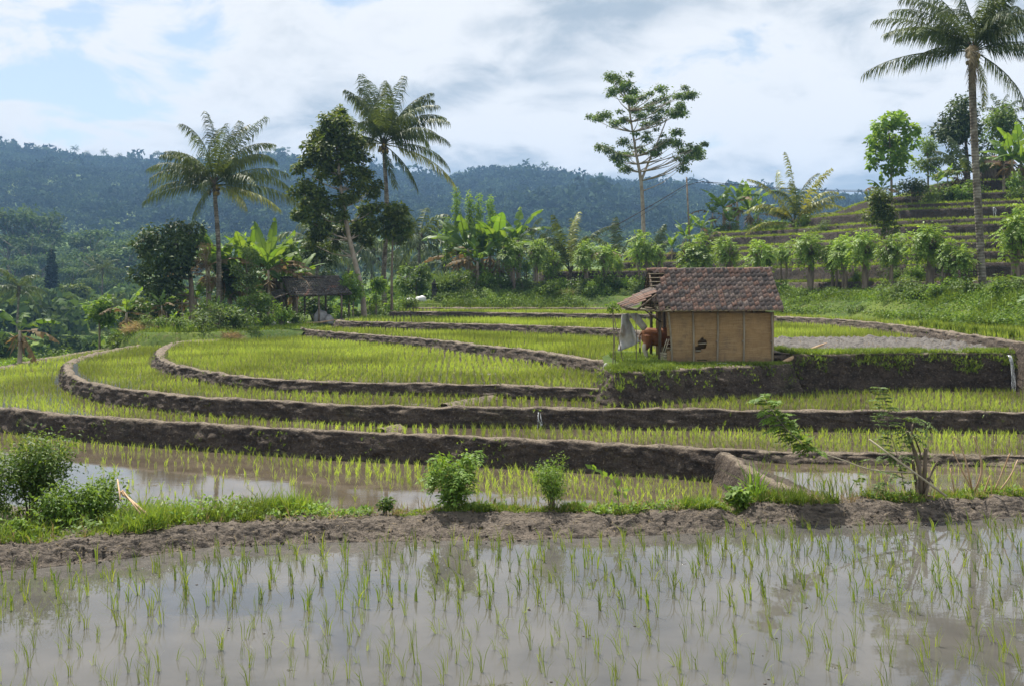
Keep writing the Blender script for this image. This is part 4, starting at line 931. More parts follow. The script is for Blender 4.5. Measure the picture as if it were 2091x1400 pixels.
tree('grove_tree', 'big dark tree towering over the hilltop grove', 1978, 122, [(1975, 330), (1972, 290), (1968, 250)], [(1962, 208, 12)] + fill(1975, 265, 52, 55, 22, 22), 0.42, 4200, 'dark_leaf', r0=0.3, rng=rt)
tree('grove_tree', 'greyish feathery tree at the sky edge of the hilltop grove', 1895, 120, [(1895, 350), (1893, 320)], fill(1895, 325, 24, 38, 14, 13), 0.34, 1500, 'pale_leaf', r0=0.14, rng=rt)
tree('grove_tree', 'green tree behind the dark hut on the hilltop', 2045, 126, [(2045, 300), (2045, 260)], fill(2045, 270, 42, 42, 16, 18), 0.42, 2400, 'mid_leaf', r0=0.2, rng=rt)
tree('bushy_tree', 'round bush on the skyline beside the hillside banana', 1862, 113, [(1862, 385), (1862, 378)], fill(1862, 380, 30, 12, 10, 13), 0.28, 1300, 'dark_leaf', r0=0.1, rng=rt, cat='bush')
tree('shrub_tree', 'leafy shrub tree growing in front of the dark terrace walls', 1805, 89, [(1805, 460), (1803, 430)], fill(1804, 430, 32, 40, 16, 14), 0.32, 1900, 'olive_leaf', r0=0.1, rng=rt)
tree('roadside_tree', 'light green tree standing alone at the left corner of the paddies' .replace('left ', 'outer '), 203, 82, [(203, 655), (200, 630)], fill(200, 635, 30, 30, 12, 14), 0.36, 1300, 'bright_leaf', r0=0.11, rng=rt)
tree('bushy_tree', 'rounded dark tree on the valley floor below the conical tree', 155, 245, [(155, 620), (155, 600)], fill(155, 596, 20, 16, 10, 11), 0.9, 1200, 'olive_leaf', r0=0.3, rng=rt)
tree('papaya_shrub', 'yellow-green leafy shrub beside the shed roof end', 720, 89, [(722, 610), (720, 590)], fill(718, 588, 16, 26, 12, 9), 0.45, 700, 'bright_leaf', r0=0.06, rng=rt, cat='shrub', asp=0.35)
tree('papaya_shrub', 'pale green leafy shrub between the two palm-side trunks', 768, 93, [(768, 610), (768, 590)], fill(768, 592, 14, 32, 12, 9), 0.4, 700, 'bright_leaf', r0=0.06, rng=rt, cat='shrub', asp=0.35)
tree('feathery_shrub', 'feathery light green shrub in front of the palm by the shed', 505, 80, [(505, 600), (502, 560)], fill(505, 570, 26, 60, 18, 12), 0.26, 1700, 'pale_leaf', r0=0.06, rng=rt, cat='shrub', asp=0.4)
tree('feathery_shrub', 'small green shrub leaning on the shed posts', 520, 78, [(520, 640), (520, 625)], fill(525, 628, 34, 22, 12, 9), 0.26, 1100, 'mid_leaf', r0=0.05, rng=rt, cat='shrub', asp=0.4)
tree('dry_tree', 'bare brown-twigged bush between the palm and the dark round tree', 422, 80, [(422, 600), (420, 540)], fill(420, 530, 16, 50, 12, 9), 0.3, 700, 'banana_dry', r0=0.07, rng=rt, cat='bush', asp=0.2)
for k, (px, d, cx, cy, rx, ry, n, lf_, lb) in enumerate(((330, 88, 335, 610, 60, 34, 16, 'dark_leaf', 'dark low tree filling the thicket under the round-crowned tree'), (455, 90, 462, 575, 34, 60, 18, 'mid_leaf', 'leafy tree wrapped around the lower trunk of the tall palm'), (560, 93, 575, 545, 36, 60, 18, 'mid_leaf', 'leafy tree behind the shed and the huge banana'), (640, 100, 650, 545, 44, 46, 18, 'dark_leaf', 'shaded leafy tree behind the shed roof'), (850, 112, 850, 575, 34, 34, 14, 'mid_leaf', 'leafy tree behind the white sacks'), (290, 84, 285, 640, 30, 28, 12, 'olive_leaf', 'leafy shrub at the valley edge of the thicket'))):
    tree('thicket_tree', lb, px, d, [(px, cy + ry * 0.8), (cx, cy)], fill(cx, cy, rx, ry, n, 15), 0.34, 2300, lf_, r0=0.12, rng=rt, shell=0.15)
# conical tree in the valley
tree('conical_tree', 'dark narrow conical tree down in the valley', 105, 290, [(105, 560), (105, 520), (105, 508)], [(105, 512, 3), (105, 520, 4.5), (105, 530, 6), (105, 541, 8), (105, 553, 9), (105, 565, 10), (105, 577, 11), (105, 590, 11)], 0.9, 1500, 'far_leaf', r0=0.3, depth=0.1, rng=rt, limbs=False)

# --- pollarded hedge trees: three builds, copied
def pollard(seed):
    r = np.random.default_rng(seed); t = thing('pollard_tree', 'x', 'tree'); mb = MB(); tips = []
    for k in range(2 + seed % 2):
        a = r.uniform(0, 6.28); top = np.array((0.25 * math.cos(a), 0.25 * math.sin(a), r.uniform(1.5, 2.0)))
        mb.add(*tube(curve3([(0.1 * math.cos(a), 0.1 * math.sin(a), -0.2), top * 0.5 + r.normal(0, 0.08, 3), top], 7), np.linspace(0.13, 0.085, 7) * r.uniform(0.8, 1.1), 7))
        for q in range(3):
            b2 = a + r.uniform(-1.2, 1.2); tip = top + np.array((0.5 * math.cos(b2), 0.5 * math.sin(b2), r.uniform(0.4, 0.8)))
            mb.add(*tube([top, (top + tip) / 2 + (0, 0, 0.05), tip], [0.06, 0.04, 0.02], 5)); tips.append(tip)
    mb.obj('trunk', M['bark'], t, True); cr = MB()
    C = np.array([(r.normal(0, 0.22), r.normal(0, 0.22), r.uniform(1.9, 2.75)) for _ in range(9)]); R = r.uniform(0.38, 0.54, 9)
    for _ in range(190):
        i = int(r.integers(9)); u = unit(1, r)[0]; u[2] = u[2] * 0.9 + 0.1
        cr.add(*pinnate(r, C[i] + u * R[i] * 0.7, u + (0, 0, 0.25), r.uniform(0.35, 0.55), 6, 0.15, 0.075, 0.55))
    cr.add(*leafcloud(r, C, R, 420, 0.16, 0.5, 0.5)); cr.obj('crown', M['hedge_leaf'], t)
    return t
M['hedge_leaf'] = leafmat('hedge_leaf', (0.11, 0.21, 0.035), (0.29, 0.40, 0.09), 0.42, 0.52, 0.28, cl=1.2)
pp_ = [Proto(pollard(s)) for s in (4, 5, 6)]
GP = 'pollarded trees of the hedge row'
def put_pollard(k, px, d, top, label, sx=1.0):
    g = gnd(px, d); s = (Q(px, top, d).z - g[2]) / 3.15
    pp_[k % 3].put(g, rt.uniform(0, 6.28), max(0.5, min(2.4, s)), label, GP).scale.xyz = (max(0.5, min(2.4, s)) * rt.uniform(0.72, 0.98),) * 2 + (max(0.5, min(2.4, s)),)
LR = 'pollarded tree with bushy crown in the hedge row below the stepped hillside'
for k, (px, d, top) in enumerate([(1422, 97, 480), (1490, 94, 482), (1558, 91, 486), (1600, 93, 500), (1650, 86, 474), (1700, 84, 486), (1722, 82, 480), (1762, 79, 470), (1818, 76, 472), (1845, 81, 500), (1893, 73, 456), (1932, 71, 484), (1962, 70, 500)]): put_pollard(k, px, d, top, LR)
put_pollard(1, 2072, 62, 415, 'largest dark-crowned pollarded tree beside the thick mottled palm trunk')
LL_ = 'pollarded tree with bushy crown in the hedge row behind the paddies and shrine'
for k, (px, d, top) in enumerate([(1045, 107, 490), (1098, 106, 486), (1128, 109, 512), (1195, 106, 492), (1238, 106, 498), (1262, 108, 520), (1312, 105, 474), (1345, 104, 500), (1075, 110, 530)]): put_pollard(k, px, d, top, LL_)
# tall leafy shoots behind the banana clump
for px, top, r in ((932, 378, 8), (958, 388, 8), (978, 392, 9), (1002, 395, 7), (912, 440, 8)):
    g = gnd(px, 112); n = int((560 - top) / 9)
    tree('leafy_shoot', 'upright feathery green shoot rising out of the banana clump', px, 112, [(px, 500), (px, top + 10)], [(px + rt.normal(0, 1.5), top + 6 + k * 7, r * min(1, 0.6 + k * 0.1)) for k in range(min(n, 13))], 0.34, 700, 'bright_leaf', r0=0.05, depth=0.3, rng=rt, cat='shrub', group='leafy shoots in the banana clump', limbs=False, asp=0.28, shell=0.1, flat=1.0)

# --- bushes and undergrowth
def bush(seed, mat, leaf=0.17, n=900, asp=0.45):
    r = np.random.default_rng(seed); t = thing('bush', 'x', 'bush'); mb = MB()
    for _ in range(6):
        a = r.uniform(0, 6.28); mb.add(*tube(curve3([(0, 0, -0.1), (0.2 * math.cos(a), 0.2 * math.sin(a), 0.4), (0.45 * math.cos(a), 0.45 * math.sin(a), 0.8)], 5), np.linspace(0.03, 0.01, 5), 5))
    mb.obj('stem', M['bark'], t)
    C = np.array([(r.normal(0, 0.38), r.normal(0, 0.38), abs(r.normal(0.45, 0.25)) + 0.1) for _ in range(11)]); R = r.uniform(0.22, 0.42, 11)
    MB().add(*leafcloud(r, C, R, n, leaf, asp, 0.3, 0.6, 0.35)).obj('foliage', M[mat], t)
    return t
bu = [Proto(bush(1, 'mid_leaf')), Proto(bush(2, 'bright_leaf')), Proto(bush(3, 'pale_leaf', 0.2, 800, 0.3))]
GU = 'bushes along the hedge bank'
def bushes(lst, label, group, f=1.0):
    for k, px, d, s in lst: bu[k].put(gnd(px, d), rt.uniform(0, 6.28), s * f * rt.uniform(0.75, 1.2), label, group)
bushes([(0, 925, 106, 2.2), (2, 960, 107, 2.0), (1, 1000, 108, 1.8), (0, 1030, 107, 1.9), (2, 1072, 107, 1.6), (1, 1140, 108, 1.5), (0, 1195, 105, 1.9), (1, 1225, 106, 1.6), (0, 1255, 106, 1.8), (1, 1285, 105, 1.7), (0, 1320, 104, 2.0), (2, 940, 109, 2.4), (1, 980, 110, 2.2), (2, 1015, 110, 2.2)], 'leafy bush in the tangled hedge bank behind the paddies', GU)
bushes([(0, 1592, 89, 1.5), (1, 1618, 84, 1.2), (0, 1645, 83, 1.4), (2, 1680, 79, 1.0), (1, 1730, 76, 1.2), (0, 1760, 72, 1.0), (1, 1790, 72, 1.3), (2, 1840, 71, 1.2), (0, 1878, 68, 1.3), (1, 1915, 66, 1.1), (2, 1945, 66, 1.3), (0, 1982, 64, 1.2), (1, 2030, 63, 1.2), (0, 2060, 61, 1.4), (2, 2088, 60, 1.5), (1, 2040, 60, 0.9), (1, 1955, 70, 1.9), (0, 1700, 82, 1.2), (2, 1990, 61, 0.9), (0, 1830, 78, 1.3), (1, 1870, 76, 1.2), (2, 2010, 66, 1.1)], 'leafy bush in the undergrowth below the right-hand hedge row'.replace('right-hand ', 'hillside '), 'bushes below the hillside hedge', 0.85)
bushes([(int(rt.integers(3)), px, float(np.interp(px, [1585, 1700, 1800, 1900, 2000, 2120], [85.5, 78.5, 70.5, 64.6, 59.6, 55.5])) + rt.uniform(0.3, 9), rt.uniform(0.35, 1.0)) for px in rt.uniform(1590, 2110, 46)], 'low leafy bush scattered through the weeds under the hillside hedge', 'low bushes in the hillside weeds')
bushes([(int(rt.integers(3)), px, rt.uniform(102.5, 107), rt.uniform(0.5, 1.3)) for px in rt.uniform(915, 1330, 22)], 'low leafy bush on the bank behind the upper paddies', 'low bushes behind the upper paddies')
bushes([(1, 215, 77, 1.5), (0, 180, 79, 1.3), (2, 235, 74, 1.0), (1, 150, 80, 1.2), (0, 110, 82, 1.5), (2, 300, 73, 0.9), (0, 330, 74, 1.2), (1, 20, 64, 1.2), (2, 85, 66, 0.8)], 'leafy bush at the outer corner of the paddies above the valley', 'bushes above the valley')
bushes([(0, 600, 84, 1.2), (1, 575, 81, 1.3), (0, 480, 75, 1.5), (2, 445, 74, 1.2), (1, 545, 78, 1.1), (0, 730, 92, 1.2), (2, 760, 94, 1.4), (1, 800, 97, 1.3), (0, 830, 99, 1.1), (2, 845, 101, 1.2), (0, 905, 103.5, 1.0), (1, 700, 93, 1.3), (0, 640, 96, 1.8), (1, 672, 97, 1.6), (2, 410, 73, 1.3), (0, 370, 72, 1.2)], 'leafy bush in the shady thicket around the shed', 'bushes around the shed')
bushes([(2, 1500, 131, 1.4), (0, 1545, 131, 1.5), (1, 1590, 126, 1.4), (0, 1650, 120, 1.6), (2, 1680, 112, 1.3), (1, 1570, 131, 1.3), (0, 1470, 132, 1.2)], 'leafy bush at the foot of the hillside banana row', 'bushes under the hillside bananas')
bushes([(1, 1960, 112, 1.8), (0, 1930, 113, 1.8), (2, 1905, 113, 1.5), (1, 2075, 110, 1.6), (0, 2090, 108, 1.8), (0, 1990, 113, 1.5)], 'leafy bush in front of the hilltop grove', 'bushes in the hilltop grove')
# rank undergrowth that covers the hedge banks
pts, hs = [], []
for _ in range(26000):
    px = RNG.uniform(1585, 2120); f = RNG.random() ** 1.2 - 0.1; d0 = float(np.interp(px, [1585, 1700, 1800, 1900, 2000, 2120], [84.5, 77.5, 69.5, 63.6, 58.6, 54.5])); d = d0 + f * 13
    x, y = pxy(px, d); zz = Z(HD) + (Z(HG) - Z(HD)) * min(1, max(0, (d - d0) / 3.4)); pts.append((x, y, zz)); hs.append(RNG.uniform(0.15, 0.55) * max(0.3, 1.0 + 1.6 * N3(x * 0.5, y * 0.5)))
for _ in range(7000):
    px = RNG.uniform(905, 1330); d = RNG.uniform(101.0, 108); x, y = pxy(px, d); zz = Z(HE) + (Z(HG) - Z(HE)) * min(1, max(0, (d - 101) / 2.8)); pts.append((x, y, zz)); hs.append(RNG.uniform(0.15, 0.5))
scatter_grass('undergrowth', 'rank weeds covering the bank under the hedge trees', pts, 6, hs, 0.05, 0.6, 1)
P3 = np.array(pts)[::2] + RNG.normal(0, 0.15, (len(pts[::2]), 3)); n = len(P3)
V, F = leaves(np.repeat(P3, 5, 0) + np.concatenate([RNG.normal(0, 0.15, (n * 5, 2)), RNG.uniform(0.05, 0.5, (n * 5, 1))], 1), unit(n * 5, RNG), nrm(unit(n * 5, RNG) * 0.6 + (0, 0, 0.8)), RNG.uniform(0.1, 0.22, n * 5), 0.09)
tag(MB().add(V, F).obj('undergrowth', M['mid_leaf']), 'broad-leaved weeds mixed into the hedge bank grass', 'weeds', kind='stuff')

# --- far woods
rf = np.random.default_rng(77)
def wood(name, label, pts, sizes, per, mat):
    n = len(pts); C = np.repeat(pts, per, 0); S = np.repeat(sizes, per)[:, None]; u = unit(n * per, rf); u[:, 2] = np.abs(u[:, 2]) * 1.1 - 0.25
    P = C + u * S * np.array([0.5, 0.5, 0.55]) + np.array([0, 0, 0.6]) * S
    N = nrm(u + rf.normal(0, 0.5, (n * per, 3))); D = unit(n * per, rf); D = nrm(D - N * (D * N).sum(1, keepdims=True))
    V, F = leaves(P, D, N, S[:, 0] * rf.uniform(0.18, 0.4, n * per), S[:, 0] * rf.uniform(0.14, 0.26, n * per))
    tag(MB().add(V, F).obj(name, M[mat]), label, 'forest', kind='stuff')
pts, sz = [], []
while len(pts) < 12500:
    d = 770 + 800 * rf.random() ** 0.85; px = rf.uniform(-160, 1950); x = (px - CX) / FOC * d; s = rf.uniform(5, 11) * (1.0 + 0.9 * max(0, N3(x * 0.008, d * 0.008, 3))) * (1.7 if rf.random() < 0.05 else 1)
    pts.append((x, d, Z(baseH(x, d)) - 1)); sz.append(s)
for _ in range(1500):                    # along the crest
    px = rf.uniform(-160, 1950); d = rf.uniform(1470, 1515); x = (px - CX) / FOC * d; s = rf.uniform(7, 15) * (1.6 if rf.random() < 0.08 else 1)
    pts.append((x, d, Z(baseH(x, d)) - 1)); sz.append(s)
wood('forest', 'dense blue-green forest covering the far hills', np.array(pts), np.array(sz), 34, 'far_leaf')
pts, sz = [], []
while len(pts) < 2300:
    d = 200 + 570 * rf.random(); px = rf.uniform(-160, 1500); x = (px - CX) / FOC * d
    if fbm(x * 0.012, d * 0.012, 4) < (-0.05 if d > 430 else 0.05): continue
    pts.append((x, d, Z(baseH(x, d)) - 0.5)); sz.append(rf.uniform(4, 8.5))
wood('valley_woods', 'mixed hazy woods on the floor and far slope of the valley', np.array(pts), np.array(sz), 70, 'valley_leaf')
pts, sz = [], []
for _ in range(330):
    d = rf.uniform(120, 200); px = rf.uniform(560, 1500); x = (px - CX) / FOC * d
    if tops(x, d) is not None: continue
    pts.append((x, d, Z(baseH(x, d)) - 0.5)); sz.append(rf.uniform(4, 8))
for _ in range(150):
    d = rf.uniform(90, 210); px = rf.uniform(-100, 420); x = (px - CX) / FOC * d
    if tops(x, d) is not None or N3(x * 0.05, d * 0.03) < 0.0: continue
    pts.append((x, d, Z(baseH(x, d)) - 0.5)); sz.append(rf.uniform(1.5, 3.5))
wood('shaded_woods', 'shaded trees and scrub dropping away behind the terraces', np.array(pts), np.array(sz), 220, 'valley_leaf')
# separate trees that stand out down the valley and along the ridge
def fartree(seed, flatc):
    r = np.random.default_rng(seed); t = thing('valley_tree', 'x', 'tree'); mb = MB().add(*tube(curve3([(0, 0, -1), (0.2, 0, 4), (0.1, 0.2, 8)], 7), np.linspace(0.32, 0.12, 7), 6))
    C = np.array([(r.normal(0, 2.6), r.normal(0, 2.6), r.uniform(5.5, 11) if not flatc else r.choice([7, 9, 10.5]) + r.normal(0, 0.4)) for _ in range(18)]); R = r.uniform(1.0, 1.9, 18)
    for c in C: mb.add(*tube([(0.1, 0, max(3, c[2] - 3.5)), c], [0.1, 0.04], 4))
    mb.obj('trunk', M['bark'], t); MB().add(*leafcloud(r, C, R, 1500, 0.75, 0.5, 0.2, 0.7, 0.3, 0.4 if flatc else 0.85)).obj('crown', M['valley_leaf'], t); return t
ft = [Proto(fartree(1, True)), Proto(fartree(2, False)), Proto(fartree(3, True))]
for k, (px, d, top) in enumerate([(18, 470, 425), (88, 480, 418), (60, 430, 470), (185, 440, 462), (232, 420, 478), (262, 400, 486), (205, 380, 505), (130, 400, 520), (30, 360, 520), (150, 330, 540), (245, 330, 540), (75, 320, 560), (5, 300, 560), (180, 300, 560)]):
    g = gnd(px, d); s = (Q(px, top, d).z - g[2]) / 12; ft[k % 3].put(g, rf.uniform(0, 6), max(0.4, s), 'hazy tree with layered crown on the valley side beyond the terraces', 'trees on the valley side')
for k, (px, top) in enumerate([(22, 288), (95, 300), (575, 298), (545, 308), (1010, 336), (640, 316), (1130, 340), (930, 350)]):
    d = 1492; g = gnd(px, d); s = max(1.0, min(2.4, (Q(px, top, d).z - g[2]) / 12)); ft[k % 3].put(g, rf.uniform(0, 6), s, 'emergent tree silhouetted on the crest of the far forested hill', 'trees on the far crest')
for k, px in enumerate((75, 152, 176, 212, 243, 322, 1098, 1112, 1124)):
    d = 1495; g = gnd(px, d); vp[k % 2].put(g, rf.uniform(0, 6), 1.7, 'distant palm silhouetted on the crest of the far forested hill', 'palms on the far crest')
# ------------------------------------------------------------------ the tiled cow hut
def tilemat(name, cols, moss=0.0):
    w = MT(name); oi = w.n('ShaderNodeObjectInfo'); cr = w.n('ShaderNodeValToRGB'); cr.color_ramp.interpolation = 'CONSTANT'
    el = cr.color_ramp.elements; el[0].position = 0; el[0].color = cols[0] + (1,); el[1].position = 1.0 / len(cols); el[1].color = cols[1] + (1,)
    for i, c in enumerate(cols[2:], 2): e = el.new(i / len(cols)); e.color = c + (1,)
    w.l(oi.outputs['Random'], cr.inputs[0])
    c = w.mix(w.rng(w.noise(9, 6, 0.65, 'Object'), 0.42, 0.66, 0, 0.75), cr.outputs[0], (0.065, 0.055, 0.05))
    c = w.mix(w.rng(w.noise(23, 4, 0.6), 0.60, 0.72, 0, 0.5), c, (0.33, 0.30, 0.26))
    return w.out(w.bsdf(c, 0.85, 0.2, w.noise(40, 4), 0.4, 0.01))
M['tile'] = tilemat('roof_tile', [(0.15, 0.12, 0.108), (0.28, 0.18, 0.14), (0.19, 0.15, 0.135), (0.33, 0.20, 0.15), (0.24, 0.175, 0.15), (0.13, 0.11, 0.10), (0.29, 0.17, 0.125), (0.27, 0.21, 0.18)])
def tile_mesh(wd_=0.205, ln=0.29, th=0.014):
    prof = [(0, 0.022), (0.2, -0.004), (0.4, -0.010), (0.58, 0.022), (0.74, 0.058), (0.9, 0.052), (1.0, 0.024)]
    V = []
    for y_, dz in ((0, 0.0), (-ln, 0.022)):
        V += [(a * wd_ * 1.06, y_, h + dz) for a, h in prof]
    V += [(a * wd_ * 1.06, -ln, h + 0.022 - th) for a, h in prof]
    n = 7; F = [(i, i + n, i + n + 1, i + 1) for i in range(n - 1)] + [(n + i, 2 * n + i, 2 * n + i + 1, n + i + 1) for i in range(n - 1)]
    return mesh_np('tile', V, [np.array(F)])
HX0, HX1, HY0, HY1, HZ = 5.61, 9.475, 39.0, 42.0, Z(2.7)
WT = HZ + 1.83; RZ = Z(-0.72); EZ = Z(0.78); RY = 40.5; EY = 38.55
rh = np.random.default_rng(42)
hut = thing('cow_hut', 'small woven-bamboo hut with weathered orange pantile roof and a hole in its wall', 'hut', ((HX0 + HX1) / 2, RY, HZ))
HO = np.array(hut.location)
def hp(mb): 
    for i in range(len(mb.V)): mb.V[i] = mb.V[i] - HO
    return mb
def weavemat():
    w = MT('woven_bamboo'); tcn = w.n('ShaderNodeTexCoord')
    wv = []
    for dr, sc in (('X', 9.0), ('Z', 11.0)):
        q = w.n('ShaderNodeTexWave', wave_type='BANDS', bands_direction=dr); q.inputs['Scale'].default_value = sc; q.inputs['Distortion'].default_value = 0.8; q.inputs['Detail Scale'].default_value = 3
        w.l(tcn.outputs['Object'], q.inputs[0]); wv.append(q.outputs['Fac'])
    h = w.math('MULTIPLY', wv[0], wv[1])
    c = w.mix(w.rng(w.noise(1.3, 6, 0.65), 0.3, 0.7), (0.34, 0.215, 0.105), (0.52, 0.33, 0.15))
    c = w.mix(w.rng(w.noise(2.4, 5, 0.6, sc=(1, 1, 0.6)), 0.48, 0.72, 0, 0.75), c, (0.21, 0.15, 0.095))
    c = w.mix(w.rng(w.noise(5, 6, 0.7, sc=(0.5, 1, 5)), 0.42, 0.68, 0, 0.7), c, (0.62, 0.43, 0.22))
    c = w.mix(w.rng(w.noise(7, 6, 0.7, sc=(5, 1, 0.6)), 0.52, 0.72, 0, 0.6), c, (0.15, 0.105, 0.065))
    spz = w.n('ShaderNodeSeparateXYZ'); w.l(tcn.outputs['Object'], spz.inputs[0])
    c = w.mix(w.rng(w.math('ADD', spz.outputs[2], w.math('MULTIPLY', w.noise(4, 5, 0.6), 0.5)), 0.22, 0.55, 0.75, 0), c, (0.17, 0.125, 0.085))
    c = w.mix(w.rng(h, 0.0, 0.6, 0.45, 0.0), c, (0.13, 0.09, 0.05))
    return w.out(w.bsdf(c, 0.75, 0.25, h, 0.6, 0.02))
M['weave'] = weavemat(); M['old_bamboo'] = plainmat('old_bamboo', (0.22, 0.18, 0.125), (0.36, 0.31, 0.23), 5, 0.7, 0.2, 0.3, 0.01, (1, 1, 0.3))
# front wall as a sheet of woven cells with a ragged hole
cs = 0.03; nxw, nzw = int((HX1 - HX0) / cs), int((WT - HZ + 0.05) / cs); mb = MB(); cells = []
hx, hz_ = HX0 + 1.12, HZ + 0.58
for i in range(nxw):
    for j in range(nzw):
        x, z = HX0 + i * cs, HZ - 0.05 + j * cs
        rg1 = ((x - hx - 0.15) / 0.17) ** 2 + ((z - hz_ - 0.10) / 0.19) ** 2; rg2 = ((x - hx + 0.03) / 0.15) ** 2 + ((z - hz_ + 0.09) / 0.11) ** 2
        if min(rg1, rg2 * 1.3) < 1 + 0.9 * N3(x * 11, z * 11): continue
        if abs(x - (hx + 0.18)) < 0.22 and abs(z - HZ - 0.10) < 0.02 and N3(x * 5, 3.0) > -0.1: continue
        if x < HX0 + 0.13 and 0.45 < z - HZ < 0.95: continue
        cells.append((i, j))
vid = {}; V = []
def vi(i, j):
    if (i, j) not in vid:
        x, z = HX0 + i * cs, HZ - 0.05 + j * cs; vid[(i, j)] = len(V); V.append((x, HY0 + 0.03 * N3(x * 1.1, z * 1.1, 2) , z))
    return vid[(i, j)]
Fw = [(vi(i, j), vi(i + 1, j), vi(i + 1, j + 1), vi(i, j + 1)) for i, j in cells]
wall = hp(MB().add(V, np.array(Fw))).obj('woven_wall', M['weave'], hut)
sm = wall.modifiers.new('thickness', 'SOLIDIFY'); sm.thickness = 0.02; sm.offset = 1
for z, x0, x1 in ((hz_ + 0.12, -0.05, 0.42), (hz_ - 0.13, -0.3, 0.36)):
    hp(MB().add(*beam((hx + x0, HY0 + 0.015, z), (hx + x1, HY0 + 0.015, z + 0.01), 0.012, 0.03))).obj('slat', M['bamboo'], wall)
for z in (0.10, 0.17, 0.24, 0.31, 0.38):
    hp(MB().add(*beam((HX0 - 0.24, HY0 + 0.02, HZ + z), (HX0 + 0.16, HY0 + 0.02, HZ + z + rh.normal(0, 0.012)), 0.012, 0.035))).obj('slat', M['bamboo'], wall)
for dx in (-0.02, 0.06): hp(MB().add(*beam((HX0 - 0.14 + dx, HY0 + 0.01, HZ + 0.4), (HX0 + 0.02 + dx, HY0 + 0.01, HZ + 0.88), 0.012, 0.03))).obj('slat', M['bamboo'], wall)
for z in (0.55, 0.7, 0.82): hp(MB().add(*beam((HX0 - 0.02, HY0 + 0.02, HZ + z), (HX0 + 0.15, HY0 + 0.02, HZ + z), 0.01, 0.02))).obj('slat', M['bamboo'], wall)
for x0, y0, x1, y1 in ((HX1, HY0, HX1, HY1), (HX0, HY1, HX1, HY1)):
    hp(MB().add(*beam((x0, y0 + 0.04 if x0 == x1 else y0, (HZ + WT) / 2), (x1, y1, (HZ + WT) / 2), 0.03, WT - HZ + 0.02))).obj('woven_wall', M['weave'], hut)
for px, lean in ((1373, -8), (1416, -1), (1464, 2), (1518, 1), (1577, -1)):
    xa = (px - CX) / FOC * 38.95; xb = xa + lean / FOC * 39
    hp(MB().add(*tube(curve3([(xa, HY0 - 0.05, HZ - 0.1), ((xa + xb) / 2 + 0.02, HY0 - 0.055, HZ + 0.9), (xb, HY0 - 0.05, WT + 0.02)], 9), np.array([1, 1, 1.12, 1, 1, 1.1, 1, 1.1, 1]) * 0.034, 8)).add(*tube([(xa + (xb - xa) * 0.45 - 0.05, HY0 - 0.04, HZ + 0.8), (xa + (xb - xa) * 0.45 + 0.05, HY0 - 0.04, HZ + 0.8)], 0.045, 6)) if px in (1464, 1518, 1577) else MB().add(*tube(curve3([(xa, HY0 - 0.05, HZ - 0.1), ((xa + xb) / 2 + 0.02, HY0 - 0.055, HZ + 0.9), (xb, HY0 - 0.05, WT + 0.02)], 9), np.array([1, 1, 1.12, 1, 1, 1.1, 1, 1.1, 1]) * 0.034, 8))).obj('bamboo_post', M['old_bamboo'], hut, True)
for x, y in ((HX0 - 0.26, HY0 + 0.08), (HX0 - 0.2, HY1 - 0.05), (HX1 - 0.05, HY0 + 0.1), (HX1 - 0.05, HY1 - 0.08), (HX0 + 0.1, RY)):
    hp(MB().add(*tube([(x, y, HZ - 0.1), (x + 0.02, y, HZ + 1), (x, y, WT + 0.02)], 0.055, 8))).obj('corner_post', M['wood_dark'] if x < 6 else M['bamboo'], hut, True)
rk = MB()
rk.add(*beam((5.0, HY0 - 0.02, WT + 0.06), (9.75, HY0 - 0.02, WT + 0.10), 0.07, 0.085)).add(*beam((5.0, HY1, WT + 0.05), (9.7, HY1, WT + 0.05), 0.07)).add(*tube([(4.1, HY0 - 0.08, WT + 0.10), (5.7, HY0 - 0.08, WT + 0.06)], 0.035, 7))
rk.obj('eave_beam', M['bamboo'], hut) if False else hp(rk).obj('eave_beam', M['bamboo'], hut)
roof = MB(); slope = math.atan2(RZ - EZ, RY - EY); SL = math.hypot(RZ - EZ, RY - EY)
for x in np.linspace(5.15, 9.7, 8):
    roof.add(*beam((x, RY, RZ - 0.07), (x, EY + 0.05, EZ - 0.05), 0.05, 0.06)).add(*beam((x, RY, RZ - 0.07), (x, 2 * RY - EY, EZ - 0.05), 0.05, 0.06))
roof.add(*beam((5.08, RY, RZ - 0.09), (9.72, RY, RZ - 0.05), 0.08))
for x in (5.2, 9.6): roof.add(*beam((x, RY, RZ - 0.1), (x, RY, WT + 0.1), 0.06)).add(*beam((x, HY0, WT + 0.12), (x, HY1, WT + 0.12), 0.07))
roofo = hp(roof).obj('roof_frame', M['wood_dark'], hut)
NR = 10; EXPO = SL / NR
for r in range(NR + 1):
    s = r / NR; y, z = RY + (EY - RY) * s, RZ + (EZ - RZ) * s - 0.025
    for sg in (1, -1):
        yy = y if sg == 1 else 2 * RY - y
        hp(MB().add(*beam((5.1, yy, z), (9.72, yy, z + 0.02), 0.03, 0.022))).obj('batten', M['bamboo'], roofo)
tmesh = tile_mesh(); tmesh.materials.append(M['tile']); NCOL = 23
sag = lambda u, s: -0.035 * math.sin(math.pi * u) * math.sin(math.pi * s) + 0.018 * N3(u * 6, s * 4) + 0.03 * (u - 0.5)
missing = {(r, c) for r in range(0, 5) for c in range(0, 2)} - {(0, 1), (4, 1)} | {(1, 2), (9, 0), (9, 2), (8, 0)}
missing |= {(2, 2)} - {(2, 2)}
